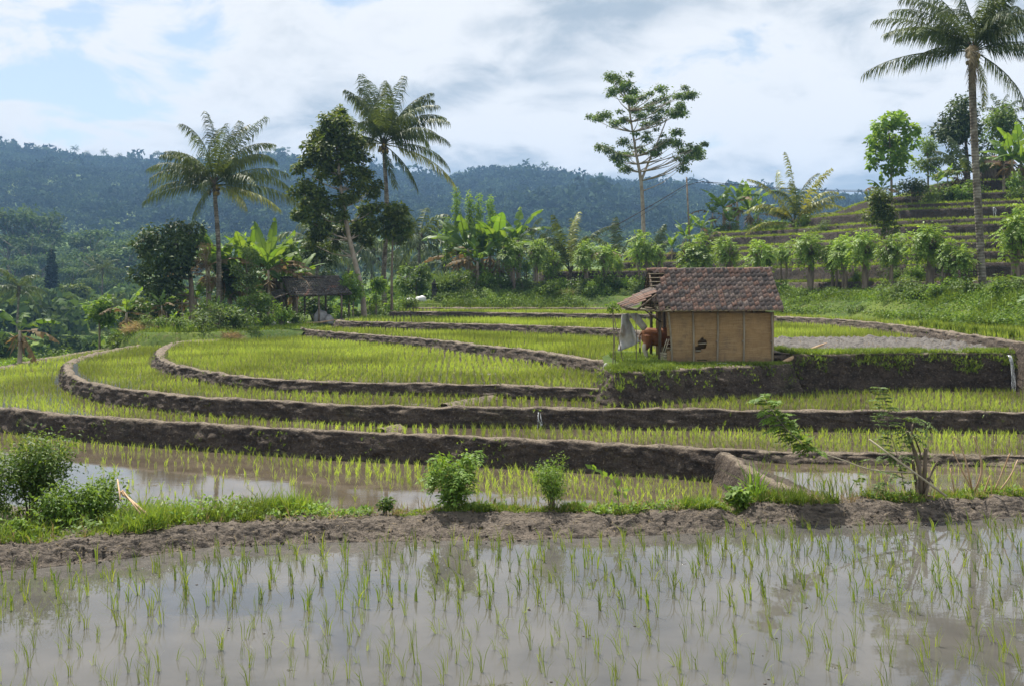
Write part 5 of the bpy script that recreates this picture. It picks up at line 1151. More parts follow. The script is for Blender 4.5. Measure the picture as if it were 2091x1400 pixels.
for r in range(NR):
    for c in range(NCOL):
        if (r, c) in missing: continue
        s0 = r / NR; u = c / NCOL
        x = 5.10 + (9.70 - 5.10) * u + (0.07 * (0 if r < 1 else 1)) * 0 + s0 * 0.06 * (u - 0.2)
        o = link('tile', tmesh, None, roofo)
        o.location = (x - 0.02 - HO[0] + rh.normal(0, 0.006), RY + (EY - RY) * s0 + rh.normal(0, 0.008) - HO[1], RZ + (EZ - RZ) * s0 + sag(u, s0) + 0.012 - HO[2])
        o.rotation_euler = (slope + rh.normal(0, 0.02), rh.normal(0, 0.02), rh.normal(0, 0.02))
# hidden slope of the roof, joined
mbk = MB(); base_v = np.array([v.co[:] for v in tmesh.vertices]); base_f = np.array([p.vertices[:] for p in tmesh.polygons])
Rm = np.array(Matrix.Rotation(slope, 3, 'X')); flip = np.diag([-1.0, -1.0, 1.0])
for r in range(NR):
    for c in range(NCOL):
        s0 = r / NR; p = base_v @ Rm.T @ flip.T; mbk.add(p + np.array((5.3 + 0.2 * c - HO[0], 2 * RY - (RY + (EY - RY) * s0) - HO[1], RZ + (EZ - RZ) * s0 - HO[2])), base_f)
tag(mbk.obj('back_tiles', M['tile'], roofo), kind='stuff')
for k in range(13):
    x0 = 5.06 + k * 0.36; th = np.linspace(-0.15, math.pi + 0.15, 8); V = []
    for xx, rr in ((x0, 0.085), (x0 + 0.40, 0.10)): V += [(xx - HO[0], RY + rr * math.cos(t) - HO[1], RZ - 0.03 + sag((x0 - 5) / 4.7, 0.02) + rr * 0.95 * math.sin(t) + (0.012 if xx > x0 else 0) - HO[2]) for t in th]
    V += [(x0 + 0.40 - HO[0], RY + 0.08 * math.cos(t) - HO[1], RZ - 0.03 + sag((x0 - 5) / 4.7, 0.02) + 0.075 * math.sin(t) - HO[2]) for t in th]
    F = [(i, i + 8, i + 9, i + 1) for i in range(7)] + [(8 + i, 16 + i, 17 + i, 9 + i) for i in range(7)]
    MB().add(V, np.array(F)).obj('ridge_tile', M['tile'], roofo)
# awning over the open end
A_, B_, C_, D_ = Q(1264, 623, 38.9), Q(1300, 631, 37.9), Q(1340, 599, 38.6), Q(1330, 588, 40.2)
aw = MB()
for p, q in ((A_, D_), (B_, C_), (A_, B_), (D_, C_), ((A_ + B_) / 2, (C_ + D_) / 2)): aw.add(*beam(p - Vector((0, 0, 0.05)), q - Vector((0, 0, 0.05)), 0.05))
aw.add(*beam(B_ - Vector((-0.3, 0, 0.05)), (HX0 - 0.2, HY0 + 0.1, WT - 0.35), 0.045))
awo = hp(aw).obj('awning_frame', M['wood_dark'], hut)
nr_, nc_ = 4, 5; dn = ((A_ - D_) + (B_ - C_)) / 2; ac = ((B_ - A_) + (C_ - D_)) / 2
rotA = Matrix((ac.normalized(), -dn.normalized(), ac.cross(-dn).normalized())).transposed()
for r in range(nr_):
    for c in range(nc_):
        s, u = r / nr_, c / nc_
        pos = (D_ * (1 - u) + C_ * u) * (1 - s) + (A_ * (1 - u) + B_ * u) * s
        o = link('tile', tmesh, None, awo); o.location = pos - Vector(HO) + Vector((0, 0, 0.02)); o.rotation_euler = rotA.to_euler()
        o.scale = (ac.length / nc_ / 0.205, dn.length / nr_ / 0.24, 1)

# ------------------------------------------------------------------ cow standing with its head inside the hut
def cowmat():
    w = MT('cow_hide'); t = w.n('ShaderNodeTexCoord'); sp = w.n('ShaderNodeSeparateXYZ'); w.l(t.outputs['Object'], sp.inputs[0])
    c = w.mix(w.rng(w.noise(3, 4), 0.35, 0.7), (0.13, 0.047, 0.018), (0.23, 0.088, 0.034))
    c = w.mix(w.rng(sp.outputs[2], 0.40, 0.46, 1, 0), c, (0.60, 0.55, 0.49))
    rump = w.math('MULTIPLY', w.rng(sp.outputs[0], -0.66, -0.60, 1, 0), w.rng(sp.outputs[2], 0.62, 0.70, 1, 0))
    c = w.mix(rump, c, (0.55, 0.48, 0.40))
    return w.out(w.bsdf(c, 0.7, 0.25, w.noise(60, 3), 0.15, 0.01))
M['cow'] = cowmat(); M['cow_dark'] = plainmat('cow_dark', (0.02, 0.015, 0.012), (0.05, 0.035, 0.025), 9)
cb = MB()
body = [(-0.70, 0.93, 0.10, 0.16), (-0.66, 0.95, 0.20, 0.26), (-0.5, 0.94, 0.26, 0.31), (-0.25, 0.90, 0.28, 0.33), (0.05, 0.88, 0.30, 0.36), (0.35, 0.90, 0.28, 0.36), (0.6, 0.95, 0.23, 0.33), (0.78, 1.02, 0.15, 0.24), (0.95, 1.12, 0.11, 0.17), (1.1, 1.16, 0.11, 0.14), (1.2, 1.12, 0.10, 0.13), (1.35, 1.0, 0.085, 0.10), (1.47, 0.90, 0.06, 0.07), (1.5, 0.88, 0.02, 0.03)]
n = 14; V = []
for x, z, ry, rz in body: V += [(x, ry * math.cos(t), z + rz * math.sin(t)) for t in np.arange(n) / n * 6.2832]
I = np.arange(len(V)).reshape(len(body), n); F = np.stack([I[:-1], np.roll(I, -1, 1)[:-1], np.roll(I, -1, 1)[1:], I[1:]], -1).reshape(-1, 4)
cb.add(V, F, np.array([(0, (j + 1) % n, j) for j in range(1, n - 1)]), np.array([(I[-1][0], I[-1][j], I[-1][j + 1]) for j in range(1, n - 1)]))
for sy in (-1, 1):
    st = 0.05 * sy
    cb.add(*tube(curve3([(-0.50, 0.14 * sy, 0.95), (-0.48 + st, 0.17 * sy, 0.68), (-0.58 + st, 0.16 * sy, 0.47), (-0.54 + st, 0.15 * sy, 0.25), (-0.51 + st, 0.15 * sy, 0.08), (-0.48 + st, 0.15 * sy, 0.0)], 12), np.interp(np.linspace(0, 1, 12), [0, 0.3, 0.5, 0.7, 0.9, 1], [0.19, 0.15, 0.075, 0.05, 0.055, 0.065]), 9))
    cb.add(*tube(curve3([(0.52, 0.15 * sy, 0.85), (0.54 - st, 0.15 * sy, 0.6), (0.53 - st, 0.15 * sy, 0.38), (0.53 - st, 0.15 * sy, 0.1), (0.56 - st, 0.15 * sy, 0.0)], 10), np.interp(np.linspace(0, 1, 10), [0, 0.3, 0.55, 0.75, 1], [0.14, 0.10, 0.06, 0.05, 0.065]), 9))
    cb.add(*tube([(1.12, 0.10 * sy, 1.2), (1.08, 0.20 * sy, 1.19), (1.03, 0.28 * sy, 1.16)], [0.03, 0.05, 0.015], 6))
cowx, cowy = 5.52, 40.15
cow = cb.obj('cow', M['cow'], None, True); cow.location = (cowx, cowy, gz(cowx, cowy) + 0.0); cow.rotation_euler = (0, 0, math.radians(8))
tag(cow, 'reddish brown cow with white stockings, its head inside the woven-bamboo hut', 'cow')
rmd = cow.modifiers.new('body', 'REMESH'); rmd.mode = 'VOXEL'; rmd.voxel_size = 0.022; rmd.use_smooth_shade = True
smd = cow.modifiers.new('smooth', 'SMOOTH'); smd.factor = 0.5; smd.iterations = 4
MB().add(*tube(curve3([(-0.68, 0, 1.08), (-0.77, 0, 0.95), (-0.78, 0.01, 0.7), (-0.77, 0.0, 0.5)], 9), np.linspace(0.03, 0.014, 9), 6)).obj('tail', M['cow'], cow, True)
MB().add(*tube(curve3([(-0.77, 0, 0.52), (-0.775, 0, 0.40), (-0.76, 0, 0.27)], 6), [0.016, 0.03, 0.038, 0.034, 0.022, 0.006], 6)).obj('tail_tuft', M['cow_dark'], cow, True)
for x, y in ((-0.45, 0.15), (-0.55, -0.15), (0.51, 0.15), (0.61, -0.15)): MB().add(*tube([(x, y, 0.07), (x + 0.02, y, 0.0)], [0.058, 0.068], 8)).obj('hoof', M['cow_dark'], cow, True)

# plastic sheets, stakes and bits around the hut
def cloth(name, label, corners, nu, nv, wob, seed, mat='tarp'):
    a, b_, c, d_ = [np.array(q) for q in corners]; V = []
    for j in range(nv):
        for i in range(nu):
            u, v = i / (nu - 1), j / (nv - 1); p = (a * (1 - u) + b_ * u) * (1 - v) + (d_ * (1 - u) + c * u) * v
            k = wob * (math.sin(u * 9 + v * 2.5 + seed) * 0.6 + N3(u * 3 + seed, v * 3) * 1.0); p = p + np.array((0.35 * k, k, 0.12 * k)); p[2] -= 0.06 * math.sin(math.pi * u) * v
            V.append(p)
    I = np.arange(nu * nv).reshape(nv, nu)
    o = link(name, mesh_np(name, V, [np.stack([I[:-1, :-1], I[:-1, 1:], I[1:, 1:], I[1:, :-1]], -1).reshape(-1, 4)], True), M[mat])
    s = o.modifiers.new('thickness', 'SOLIDIFY'); s.thickness = 0.006
    return tag(o, label, 'tarp')
cloth('plastic_sheet', 'greyish white plastic sheet hanging beside the cow between stakes', (Q(1269, 640, 38.6), Q(1284, 642, 38.7), Q(1307, 697, 38.8), Q(1262, 715, 38.5)), 20, 20, 0.22, 1.0)
cloth('plastic_sheet', 'torn grey plastic strip strung from the awning to the hut post', (Q(1285, 641, 38.9), Q(1300, 639, 39.0), Q(1322, 667, 39.4), Q(1310, 674, 39.3)), 8, 10, 0.06, 4.0)
for a, b_, lb in (((1250, 628), (1257, 733), 'upright thin bamboo stake beside the plastic sheet'), ((1252, 640), (1274, 733), 'leaning thin bamboo stake crossing beside the plastic sheet'), ((1298, 640), (1299, 730), 'thin upright stick between the plastic sheet and the cow')):
    q0, q1 = Q(a[0], a[1], 38.3), Q(b_[0], b_[1], 38.3); q1.z = min(q1.z, gz(q1.x, q1.y)) - 0.1
    tag(MB().add(*tube([q0, (q0 + q1) / 2 + Vector((0.02, 0, 0)), q1], 0.018, 6)).obj('bamboo_stake', M['bark'], None, True), lb, 'stake')
tree('sprouting_stake', 'living stake with a sprout of pale green leaves beside the hut', 1251, 38.2, [(1253, 690), (1251, 630)], [(1243, 625, 5), (1253, 622, 6), (1262, 630, 5), (1248, 634, 5)], 0.09, 220, 'bright_leaf', r0=0.022, rng=rt, cat='sapling', limbs=False)
q0, q1 = Q(1600, 744, 38.9), Q(1688, 709, 42.2); q0.z = gz(9.85, 39.0) + 0.05; q1.z = Z(HC) + 0.32
lg = tag(MB().add(*tube(curve3([q0, q0 * 0.6 + q1 * 0.4 + Vector((0, 0, 0.03)), q1], 8), [0.07, 0.08, 0.075, 0.07, 0.065, 0.055, 0.045, 0.02], 8)).obj('fallen_log', M['dry_stick'], None, True), 'split orange-brown log lying on the grass beside the hut', 'log')
V, F = ball((0, 0, 0), 0.13, 9, 1.2); V = [np.array(v) * (1 + 0.35 * fbm(v[0] * 7, v[1] * 7, v[2] * 7)) for v in V]
o = MB().add(V, np.array(F)).obj('pale_rock', M['pale_stone']); o.location = Q(1239, 750, 37.4); tag(o, 'pale rock at the corner of the hut ledge', 'rock')
tag(MB().add(*tube(curve3([Q(1457, 746, 38.2), Q(1475, 743, 38.15), Q(1500, 745, 38.2)], 8), [0.02, 0.05, 0.06, 0.06, 0.055, 0.05, 0.04, 0.015], 7)).obj('white_sack', M['white_sack'], None, True), 'crumpled white sack lying on the grass below the woven wall', 'sack')
mudp = MB(); V = []
px_, py_ = np.arange(10.2, 22, 0.11), np.arange(41.2, 53.5, 0.13)
for y in py_:
    for x in px_:
        e = min(1, max(0, (y - 41.2) / 0.8)) * min(1, max(0, (53.3 - y) / 2.0)) * min(1, max(0, (x - 10.2) / 0.6)) * min(1, max(0, (21.3 - x) / 2.2))
        k = 0.55 + 0.45 * N3(x * 0.5, y * 0.5, 3); V.append((x, y, Z(HC) - 0.06 + e * (0.09 + 0.34 * k * abs(fbm(x * 1.9, y * 1.9)) + 0.13 * min(0.5, (lambda v: v[1] - v[0])(mnoise.voronoi((x * 2.6, y * 2.6, 0.5))[0])) + 0.05 * abs(N3(x * 7, y * 7)))))
I = np.arange(len(V)).reshape(len(py_), len(px_))
tag(link('ploughed_mud', mesh_np('ploughed_mud', V, [np.stack([I[:-1, :-1], I[:-1, 1:], I[1:, 1:], I[1:, :-1]], -1).reshape(-1, 4)]), M['clod']), kind='structure')
for k, (px, py) in enumerate(((1890, 664), (1915, 668), (1940, 672), (1965, 676), (1990, 678), (2015, 680), (2040, 682), (2068, 685), (1900, 660), (1955, 668))):
    x, y = Pg(px, py + 4, HD); P = np.array([(x, y, Z(HD) - 0.02)] * 26) + np.concatenate([RNG.normal(0, 0.16, (26, 2)), np.zeros((26, 1))], 1)
    P[:, :2] -= (x, y); P[:, 2] = 0
    o = MB().add(*tufts(P, 6, RNG.uniform(0.35, 0.5, 26), 0.18, 0.03, 2)).obj('rice_bundle', M['grass']); o.location = (x, y, Z(HD) - 0.02)
    tag(o, 'dense bright green bundle of rice seedlings on the upper terrace', 'rice bundle', 'rice seedling bundles')
# running water
def watm():
    w = MT('running_water'); c = w.mix(w.rng(w.noise(14, 4), 0.35, 0.65), (0.55, 0.58, 0.60), (0.85, 0.87, 0.88))
    p = w.bsdf(c, 0.12, 0.6, w.noise(25, 4), 0.8, 0.02); tp = w.n('ShaderNodeBsdfTransparent'); mx = w.n('ShaderNodeMixShader')
    w.l(w.rng(w.noise(9, 4, 0.6, sc=(3, 1, 0.6)), 0.4, 0.6, 0.15, 0.75), mx.inputs[0]); w.l(p.outputs[0], mx.inputs[1]); w.l(tp.outputs[0], mx.inputs[2]); return w.out(mx)
M['spill'] = watm()
def fall(label, px, top, bot, d, w_, n):
    t = thing('waterfall', label, 'waterfall', tuple(Q(px, bot, d))); o = Q(px, bot, d)
    for k in range(n):
        x0 = (k / max(1, n - 1) - 0.5) * w_; a = Q(px, top, d); H = a.z - o.z
        pts = [(x0 * 0.5 + 0.03 * rh.normal(), 0.25, H + 0.02), (x0 * 0.6, 0.05, H), (x0 * 0.8 + 0.02 * rh.normal(), -0.10 - 0.05 * rh.random(), H * 0.7), (x0 + 0.04 * rh.normal(), -0.2, H * 0.35), (x0 * 1.5 + 0.05 * rh.normal(), -0.25, 0.0)]
        MB().add(*tube(curve3(pts, 14), 0.006 + 0.012 * rh.random(14), 5)).obj('water_strand', M['spill'], t, True)
    fo = MB()
    for k in range(40): fo.add(*ball((rh.normal(0, w_ * 0.9), -0.28 + rh.normal(0, 0.10), 0.01), rh.uniform(0.012, 0.035), 4, 0.5))
    fo.obj('foam', M['spill'], t, True)
fall('thin white stream falling from the high earth bank into the paddy', 2064, 727, 806, 39.2, 0.16, 5)
fall('small trickle spilling through the low bank between two paddies', 1101, 840, 875, 33.2, 0.12, 3)
fall('distant white spout on the stepped hillside behind the palm trunk', 2030, 424, 446, hill_d(2030, 7) - 0.7, 0.3, 4)

# ------------------------------------------------------------------ open shed
sd = thing('open_shed', 'open wooden shed with mossy grey tiled roof on posts beside the paddies', 'shed', gnd(650, 88)); SO = np.array(sd.location)
def spf(mb):
    for i in range(len(mb.V)): mb.V[i] = mb.V[i] - SO
    return mb
def oldtile():
    w = MT('mossy_tile'); c = w.mix(w.rng(w.noise(1.6, 6, 0.65), 0.3, 0.7), (0.05, 0.044, 0.04), (0.13, 0.115, 0.10))
    c = w.mix(w.rng(w.noise(5, 6, 0.7), 0.55, 0.68, 0, 0.8), c, (0.33, 0.32, 0.29))
    c = w.mix(w.rng(w.noise(0.8, 3, 0.5), 0.60, 0.66, 0, 0.8), c, (0.22, 0.10, 0.07))
    return w.out(w.bsdf(c, 0.9, 0.15, w.noise(20, 4), 0.4, 0.02))
M['old_tile'] = oldtile()
def tiled_plane(name, a, b_, c, d_, rows, cols, parent, mat):
    """a-b is the upper edge, d-c the lower; stepped pantile courses joined into one covering"""
    a, b_, c, d_ = [np.array(q) for q in (a, b_, c, d_)]; N = np.cross(b_ - a, d_ - a); N /= np.linalg.norm(N); N *= 1 if N[2] > 0 else -1; V = []; F = []; m = cols * 4 + 1
    for r in range(rows):
        for e, off in ((0, 0.0), (1, 0.035), (1, 0.005)):
            s = (r + e) / rows
            for i in range(m):
                u = i / (m - 1); V.append((a * (1 - u) + b_ * u) * (1 - s) + (d_ * (1 - u) + c * u) * s + N * (off + 0.028 * math.sin(i * math.pi / 2) + 0.015 * N3(u * 9, s * 7, r)) + np.array((0, 0, -0.09 * math.sin(math.pi * u))))
        k = r * 3 * m
        for q in (0, 1): F += [(k + q * m + i, k + q * m + i + 1, k + (q + 1) * m + i + 1, k + (q + 1) * m + i) for i in range(m - 1)]
    return tag(spf(MB().add(V, np.array(F))).obj(name, M[mat], parent), kind='stuff')
RA, RB = Q(576, 567, 89.8), Q(690, 565, 89.8); EA, EB = Q(592, 603, 87.3), Q(718, 598, 87.3)
sr = MB()
for u in np.linspace(0, 1, 6): sr.add(*beam(RA.lerp(RB, u) - Vector((0, 0, .08)), EA.lerp(EB, u) - Vector((0, 0, .08)), 0.07))
sr.add(*beam(RA - Vector((0, 0, .12)), RB - Vector((0, 0, .12)), 0.1)).add(*beam(EA - Vector((0, -.2, .12)), EB - Vector((0, -.2, .12)), 0.1))
BA, BB = Vector((EA.x, 2 * RA.y - EA.y, EA.z)), Vector((EB.x, 2 * RB.y - EB.y, EB.z)); sr.add(*beam(BA - Vector((0, .2, .12)), BB - Vector((0, .2, .12)), 0.1))
sro = spf(sr).obj('roof_frame', M['wood_dark'], sd)
tiled_plane('roof_tiles', RA, RB, EB, EA, 9, 22, sro, 'old_tile'); tiled_plane('roof_tiles', RA, RB, BB, BA, 9, 22, sro, 'old_tile')
spf(MB().add(*tube([RA + Vector((-.1, 0, 0)), RB + Vector((.1, 0, 0))], 0.10, 8))).obj('ridge', M['old_tile'], sd, True)
lA, lB, lC, lD = Q(486, 622, 88.6), Q(513, 627, 86.4), Q(588, 600, 86.9), Q(574, 590, 89.2)
lo_ = spf(MB().add(*beam(lA, lD, 0.08)).add(*beam(lB, lC, 0.08)).add(*beam(lA, lB, 0.08))).obj('lean_to_frame', M['wood_dark'], sd); tiled_plane('roof_tiles', lD, lC, lB, lA, 8, 9, lo_, 'old_tile')
gzs = float(SO[2])
for px, d, top in ((606, 87.6, 602), (651, 87.6, 601), (697, 87.6, 600), (578, 88.5, 606), (622, 91.6, 606), (665, 91.6, 604), (712, 91.6, 604), (528, 87.0, 622), (556, 87.4, 612)):
    q = Q(px, top, d); spf(MB().add(*tube([(q.x, q.y, gzs - 0.15), (q.x + 0.03, q.y, (gzs + q.z) / 2), (q.x, q.y, q.z)], 0.085, 7))).obj('post', M['bark'], sd, True)
for k, (x0, y0, x1, y1) in enumerate(((560, 658, 640, 602), (566, 661, 645, 610), (575, 660, 640, 618))):
    a, b_ = Q(x0, y0, 87.9), Q(x1, y1, 88.4 + 0.2 * k)
    tag(MB().add(*beam(a, b_, 0.22, 0.05)).obj('plank', M['wood_dark']), 'long dark plank leaning up through the open shed', 'plank', 'planks leaning in the shed')
for k in range(7):
    a, b_ = Q(590 + k * 9, 661 - k * 1.5, 86.6), Q(640 + k * 8, 652 - k * 2 + rh.normal(0, 2), 87.0); a.z, b_.z = gzs + 0.05, gzs + 0.1 + 0.05 * k
    tag(MB().add(*tube([a, b_], 0.04, 6)).obj('bamboo_pole', M['dry_stick']), 'thin bamboo pole lying in the heap before the shed', 'pole', 'poles heaped before the shed')
def sack(label, px, d, s, mat='white_sack', py=None, sq=0.8, name='sack'):
    g = gnd(px, d); r = np.random.default_rng(int(px)); V, F = ball((0, 0, 0), s, 9, sq); V = np.array(V)
    V = np.array([v * (1 + 0.3 * fbm(*(v / s * 1.6 + px))) for v in V]); V[:, 2] += s * sq * 0.6
    o = MB().add(V, np.array(F)).obj(name, M[mat], None, True); o.location = g; return tag(o, label, 'sack' if 'sack' in name else 'stone')
sack('grey bulging sack stacked under the shed roof', 655, 88.6, 0.55, 'pale_stone', sq=1.3); sack('slumped grey sack leaning on the shed post', 672, 88.3, 0.4, 'pale_stone', sq=1.1)
for px in (560, 570, 581, 592, 600): 
    o = sack('pale stone in the row at the foot of the shed', px, 85.5, 0.26, 'pale_stone', sq=0.7, name='pale_stone'); o['group'] = 'stones at the shed foot'
sack('white plastic sack lying flat on the grass near the shrine', 843, 102.6, 0.62, sq=0.5); sack('white plastic sack propped upright beside the stone shrine', 860, 103.4, 0.5, sq=0.9)
# stone shrine
x_, y_, z_ = gnd(887, 104.5); sh = thing('stone_shrine', 'dark carved stone shrine with tiered roof standing among tall grass', 'shrine', (x_, y_, z_))
for nm, parts in (('base', [(0, 0.9, 0.25), (0.25, 0.75, 0.2), (0.45, 0.62, 0.12)]), ('pillar', [(0.57, 0.42, 0.55), (1.12, 0.5, 0.08)]), ('niche', [(1.2, 0.66, 0.1), (1.3, 0.12, 0.5)]), ('roof', [(1.78, 0.74, 0.08), (1.86, 0.52, 0.1), (1.96, 0.34, 0.09), (2.05, 0.18, 0.12), (2.17, 0.08, 0.16)])):
    m = MB()
    for z, w_, h in parts:
        if nm == 'niche' and h == 0.5:
            for sx_ in (-1, 1): m.add(*box((0.19 * sx_, -0.1, z + h / 2), (0.10, 0.10, h)))
            m.add(*box((0, 0.17, z + h / 2), (0.48, 0.08, h)))
        else: m.add(*box((0, 0, z + h / 2), (w_, w_, h)))
    o = m.obj(nm, M['stone'], sh); bv = o.modifiers.new('wear', 'BEVEL'); bv.width = 0.02; bv.segments = 2
g = gnd(908, 105.5); P = np.concatenate([RNG.normal(0, 0.45, (70, 2)), np.zeros((70, 1))], 1)
o = MB().add(*tufts(P, 8, RNG.uniform(1.5, 3.0, 70), 0.28, 0.07, 2)).obj('tall_grass', M['pale_leaf']); o.location = g; tag(o, 'clump of tall arching grass beside the stone shrine', 'grass clump')
def straw(label, px, d, s):
    g = gnd(px, d); u = unit(900, RNG); u[:, 2] = np.abs(u[:, 2]); P = u * np.array([s, s * 0.7, s * 0.45]) * RNG.uniform(0.5, 1, (900, 1))
    V, F = leaves(P, nrm(unit(900, RNG) * (1, 1, 0.4)), unit(900, RNG), 0.5, 0.035); o = MB().add(V, F).obj('straw_heap', M['dry_grass']); o.location = g; tag(o, label, 'straw')
straw('brown heap of dry straw under the hedge trees', 1160, 104.5, 1.3); straw('low brown heap of dry brush on the verge below the tall palm', 470, 71.5, 0.9); straw('pale dry brush at the outer corner of the paddies', 285, 73, 1.3)
# pole, wires and hilltop hut
x_, y_, z_ = gnd(1410, 121); pl = thing('utility_pole', 'thin weathered pole carrying wires above the hillside bananas', 'pole', (x_, y_, z_)); top = Q(1402, 362, 121)
MB().add(*tube([(0, 0, -0.3), (top.x - x_, top.y - y_, top.z - z_)], [0.11, 0.08], 8)).obj('shaft', M['bark'], pl, True)
for zz in (0.15, 0.75): MB().add(*box((top.x - x_, top.y - y_ - 0.12, top.z - z_ - zz), (0.08, 0.14, 0.12))).obj('insulator', M['pale_stone'], pl)
def wire(label, pts, r=0.028): tag(MB().add(*tube(curve3(pts, 30), r, 4)).obj('wire', M['cow_dark']), label, 'wire')
wire('black wire sagging from the pole down past the young palm', [Q(1402, 377, 121), Q(1330, 420, 117), Q(1255, 462, 113), Q(1150, 512, 109)], 0.04)
wire('thin second wire dropping from the pole behind the tall tree', [Q(1402, 381, 121), Q(1330, 428, 118), Q(1255, 472, 114), Q(1160, 516, 110)], 0.02)
wire('upper wire running from the pole to the hillside', [Q(1402, 365, 121), Q(1480, 378, 124), Q(1600, 386, 126), Q(1830, 389, 124), Q(2110, 380, 118)], 0.022)
wire('lower wire looping from the pole over the banana leaves', [Q(1402, 379, 121), Q(1436, 372, 122), Q(1500, 377, 124), Q(1620, 386, 125), Q(1760, 392, 124), Q(1990, 396, 118)], 0.03)
x_, y_, z_ = gnd(2030, 121); hh_ = thing('hilltop_hut', 'dark plank hut with rusty roof half hidden in the hilltop grove', 'hut', (x_, y_, z_))
for s_, p_ in (((2.6, 0.12, 2.3), (0, 1.2, 1.15)), ((0.12, 2.6, 2.3), (-1.3, 0, 1.15)), ((0.12, 2.6, 2.3), (1.3, 0, 1.15)), ((1.0, 0.12, 2.3), (-0.8, -1.3, 1.15)), ((0.7, 0.12, 2.3), (0.95, -1.3, 1.15))): MB().add(*box(p_, s_)).obj('wall', M['wood_dark'], hh_)
M['rust'] = plainmat('rust', (0.16, 0.08, 0.05), (0.42, 0.27, 0.20), 3, 0.7, 0.3)
for sg in (-1, 1): MB().add(*beam((0, 0, 3.35), (0, 1.9 * sg, 2.25), 3.4, 0.06)).obj('roof_sheet', M['rust'], hh_)
# ------------------------------------------------------------------ plants on the near bank
rq = np.random.default_rng(31)
def bk(px, off=0.3):                     # a point on the bank behind its crest at this bearing
    d = 14.0
    for _ in range(6): d = bank_crest((px - CX) / FOC * d) + off
    x = (px - CX) / FOC * d; return x, d, bank_h(x, d)
def fine_bush(label, px, off, w_, h, n, leaf, mat, pin=0, name='shrub', stems=8, asp=0.45, clumps=22):
    x, y, z = bk(px, off); t = thing(name, label, 'shrub', (x, y, z)); mb = MB(); C = []
    for k in range(stems):
        a = rq.uniform(0, 6.28); rr = w_ * rq.uniform(0.2, 0.9); tip = np.array((rr * math.cos(a), rr * math.sin(a) * 0.8, h * rq.uniform(0.55, 1.0)))
        mb.add(*tube(curve3([(0.03 * math.cos(a), 0.03 * math.sin(a), -0.05), tip * (0.35, 0.35, 0.5), tip], 6), np.linspace(0.011, 0.003, 6), 5))
        for q in (0.45, 0.65, 0.85, 1.0): C.append(tip * (q, q, q ** 0.8) + rq.normal(0, 0.05 * w_ / 0.4, 3))
    mb.obj('stem', M['bark'], t); C = np.array(C); C[:, 2] = np.maximum(C[:, 2], 0.05); lb = MB()
    if pin:
        for _ in range(pin):
            c = C[int(rq.integers(len(C)))]; u = unit(1, rq)[0] + np.array((c[0], c[1], 0.15)) * 1.2; lb.add(*pinnate(rq, c + rq.normal(0, 0.03, 3), u, rq.uniform(0.12, 0.2), 6, leaf, leaf * 0.42, 0.4))
    if n: lb.add(*leafcloud(rq, C, np.full(len(C), 0.17 * w_ / 0.4), n, leaf, asp, 0.2, 0.6, 0.2))
    lb.obj('foliage', M[mat], t); return t
fine_bush('dense dark green shrub taller than the weeds around it on the near bank', 62, 1.9, 0.55, 1.12, 5200, 0.055, 'mid_leaf', stems=14)
fine_bush('second dense shrub crowding the corner of the near bank', -25, 1.6, 0.5, 0.85, 3000, 0.055, 'mid_leaf', stems=10)
fine_bush('low leafy weed bush behind the crossed dry sticks', 185, 1.4, 0.40, 0.48, 2000, 0.06, 'bright_leaf', stems=10)
fine_bush('low spreading weeds beside the dense dark shrub', 130, 1.2, 0.4, 0.42, 1600, 0.06, 'bright_leaf', stems=9)
fine_bush('bright green shrub with feathery compound leaves on the mud bank', 932, 0.35, 0.43, 0.76, 400, 0.065, 'bright_leaf', pin=300, stems=14)
fine_bush('rounded fine-leaved shrub on the mud bank beside the feathery shrub', 1128, 0.35, 0.32, 0.68, 3400, 0.034, 'bright_leaf', stems=14)
fine_bush('little dark sapling among weeds on the mud bank', 786, 0.3, 0.12, 0.28, 160, 0.07, 'mid_leaf', stems=4)
fine_bush('glossy yellow-green leafy plant in the gap of the mud bank', 1512, 0.25, 0.22, 0.30, 330, 0.10, 'bright_leaf', stems=7, asp=0.6)
fine_bush('small weed with pointed leaves at the foot of the near bank', 30, 0.5, 0.2, 0.2, 300, 0.07, 'bright_leaf', stems=5)
# slender plant with big oval leaves
x, y, z = bk(1262, 0.3); t = thing('slender_plant', 'slender curved plant with large oval leaves on the mud bank', 'plant', (x, y, z))
stem = curve3([(0, 0, -0.05), (0.01, 0, 0.18), (-0.04, 0, 0.38), (-0.18, 0, 0.50), (-0.34, 0, 0.58)], 24); MB().add(*tube(stem, np.linspace(0.009, 0.004, 24), 5)).obj('stem', M['bark'], t)
for k, i in enumerate(list(range(6, 24, 2)) + [23, 22]):
    d_ = nrm(np.array([[rq.normal(0, 0.5) - (0.5 if i > 16 else 0), rq.normal(0, 0.4), 0.7]])); V, F = leaves(np.zeros((1, 3)), d_, nrm(np.array([[0.2, -0.8, 0.5]]) + rq.normal(0, 0.3, (1, 3))), [0.13], [0.065], 0.15)
    o = MB().add(V, F).obj('leaf', M['bright_leaf'], t); o.location = stem[i]
for k in range(12):
    V, F = leaves(np.zeros((1, 3)), nrm(rq.normal(0, 0.6, (1, 3)) + (0, 0, 0.4)), nrm(rq.normal(0, 0.5, (1, 3)) + (0, -0.5, 0.6)), [0.12], [0.05], 0.15)
    o = MB().add(V, F).obj('leaf', M['bright_leaf'], t); o.location = (rq.uniform(-0.1, 0.22), rq.normal(0, 0.05), rq.uniform(0.02, 0.32))
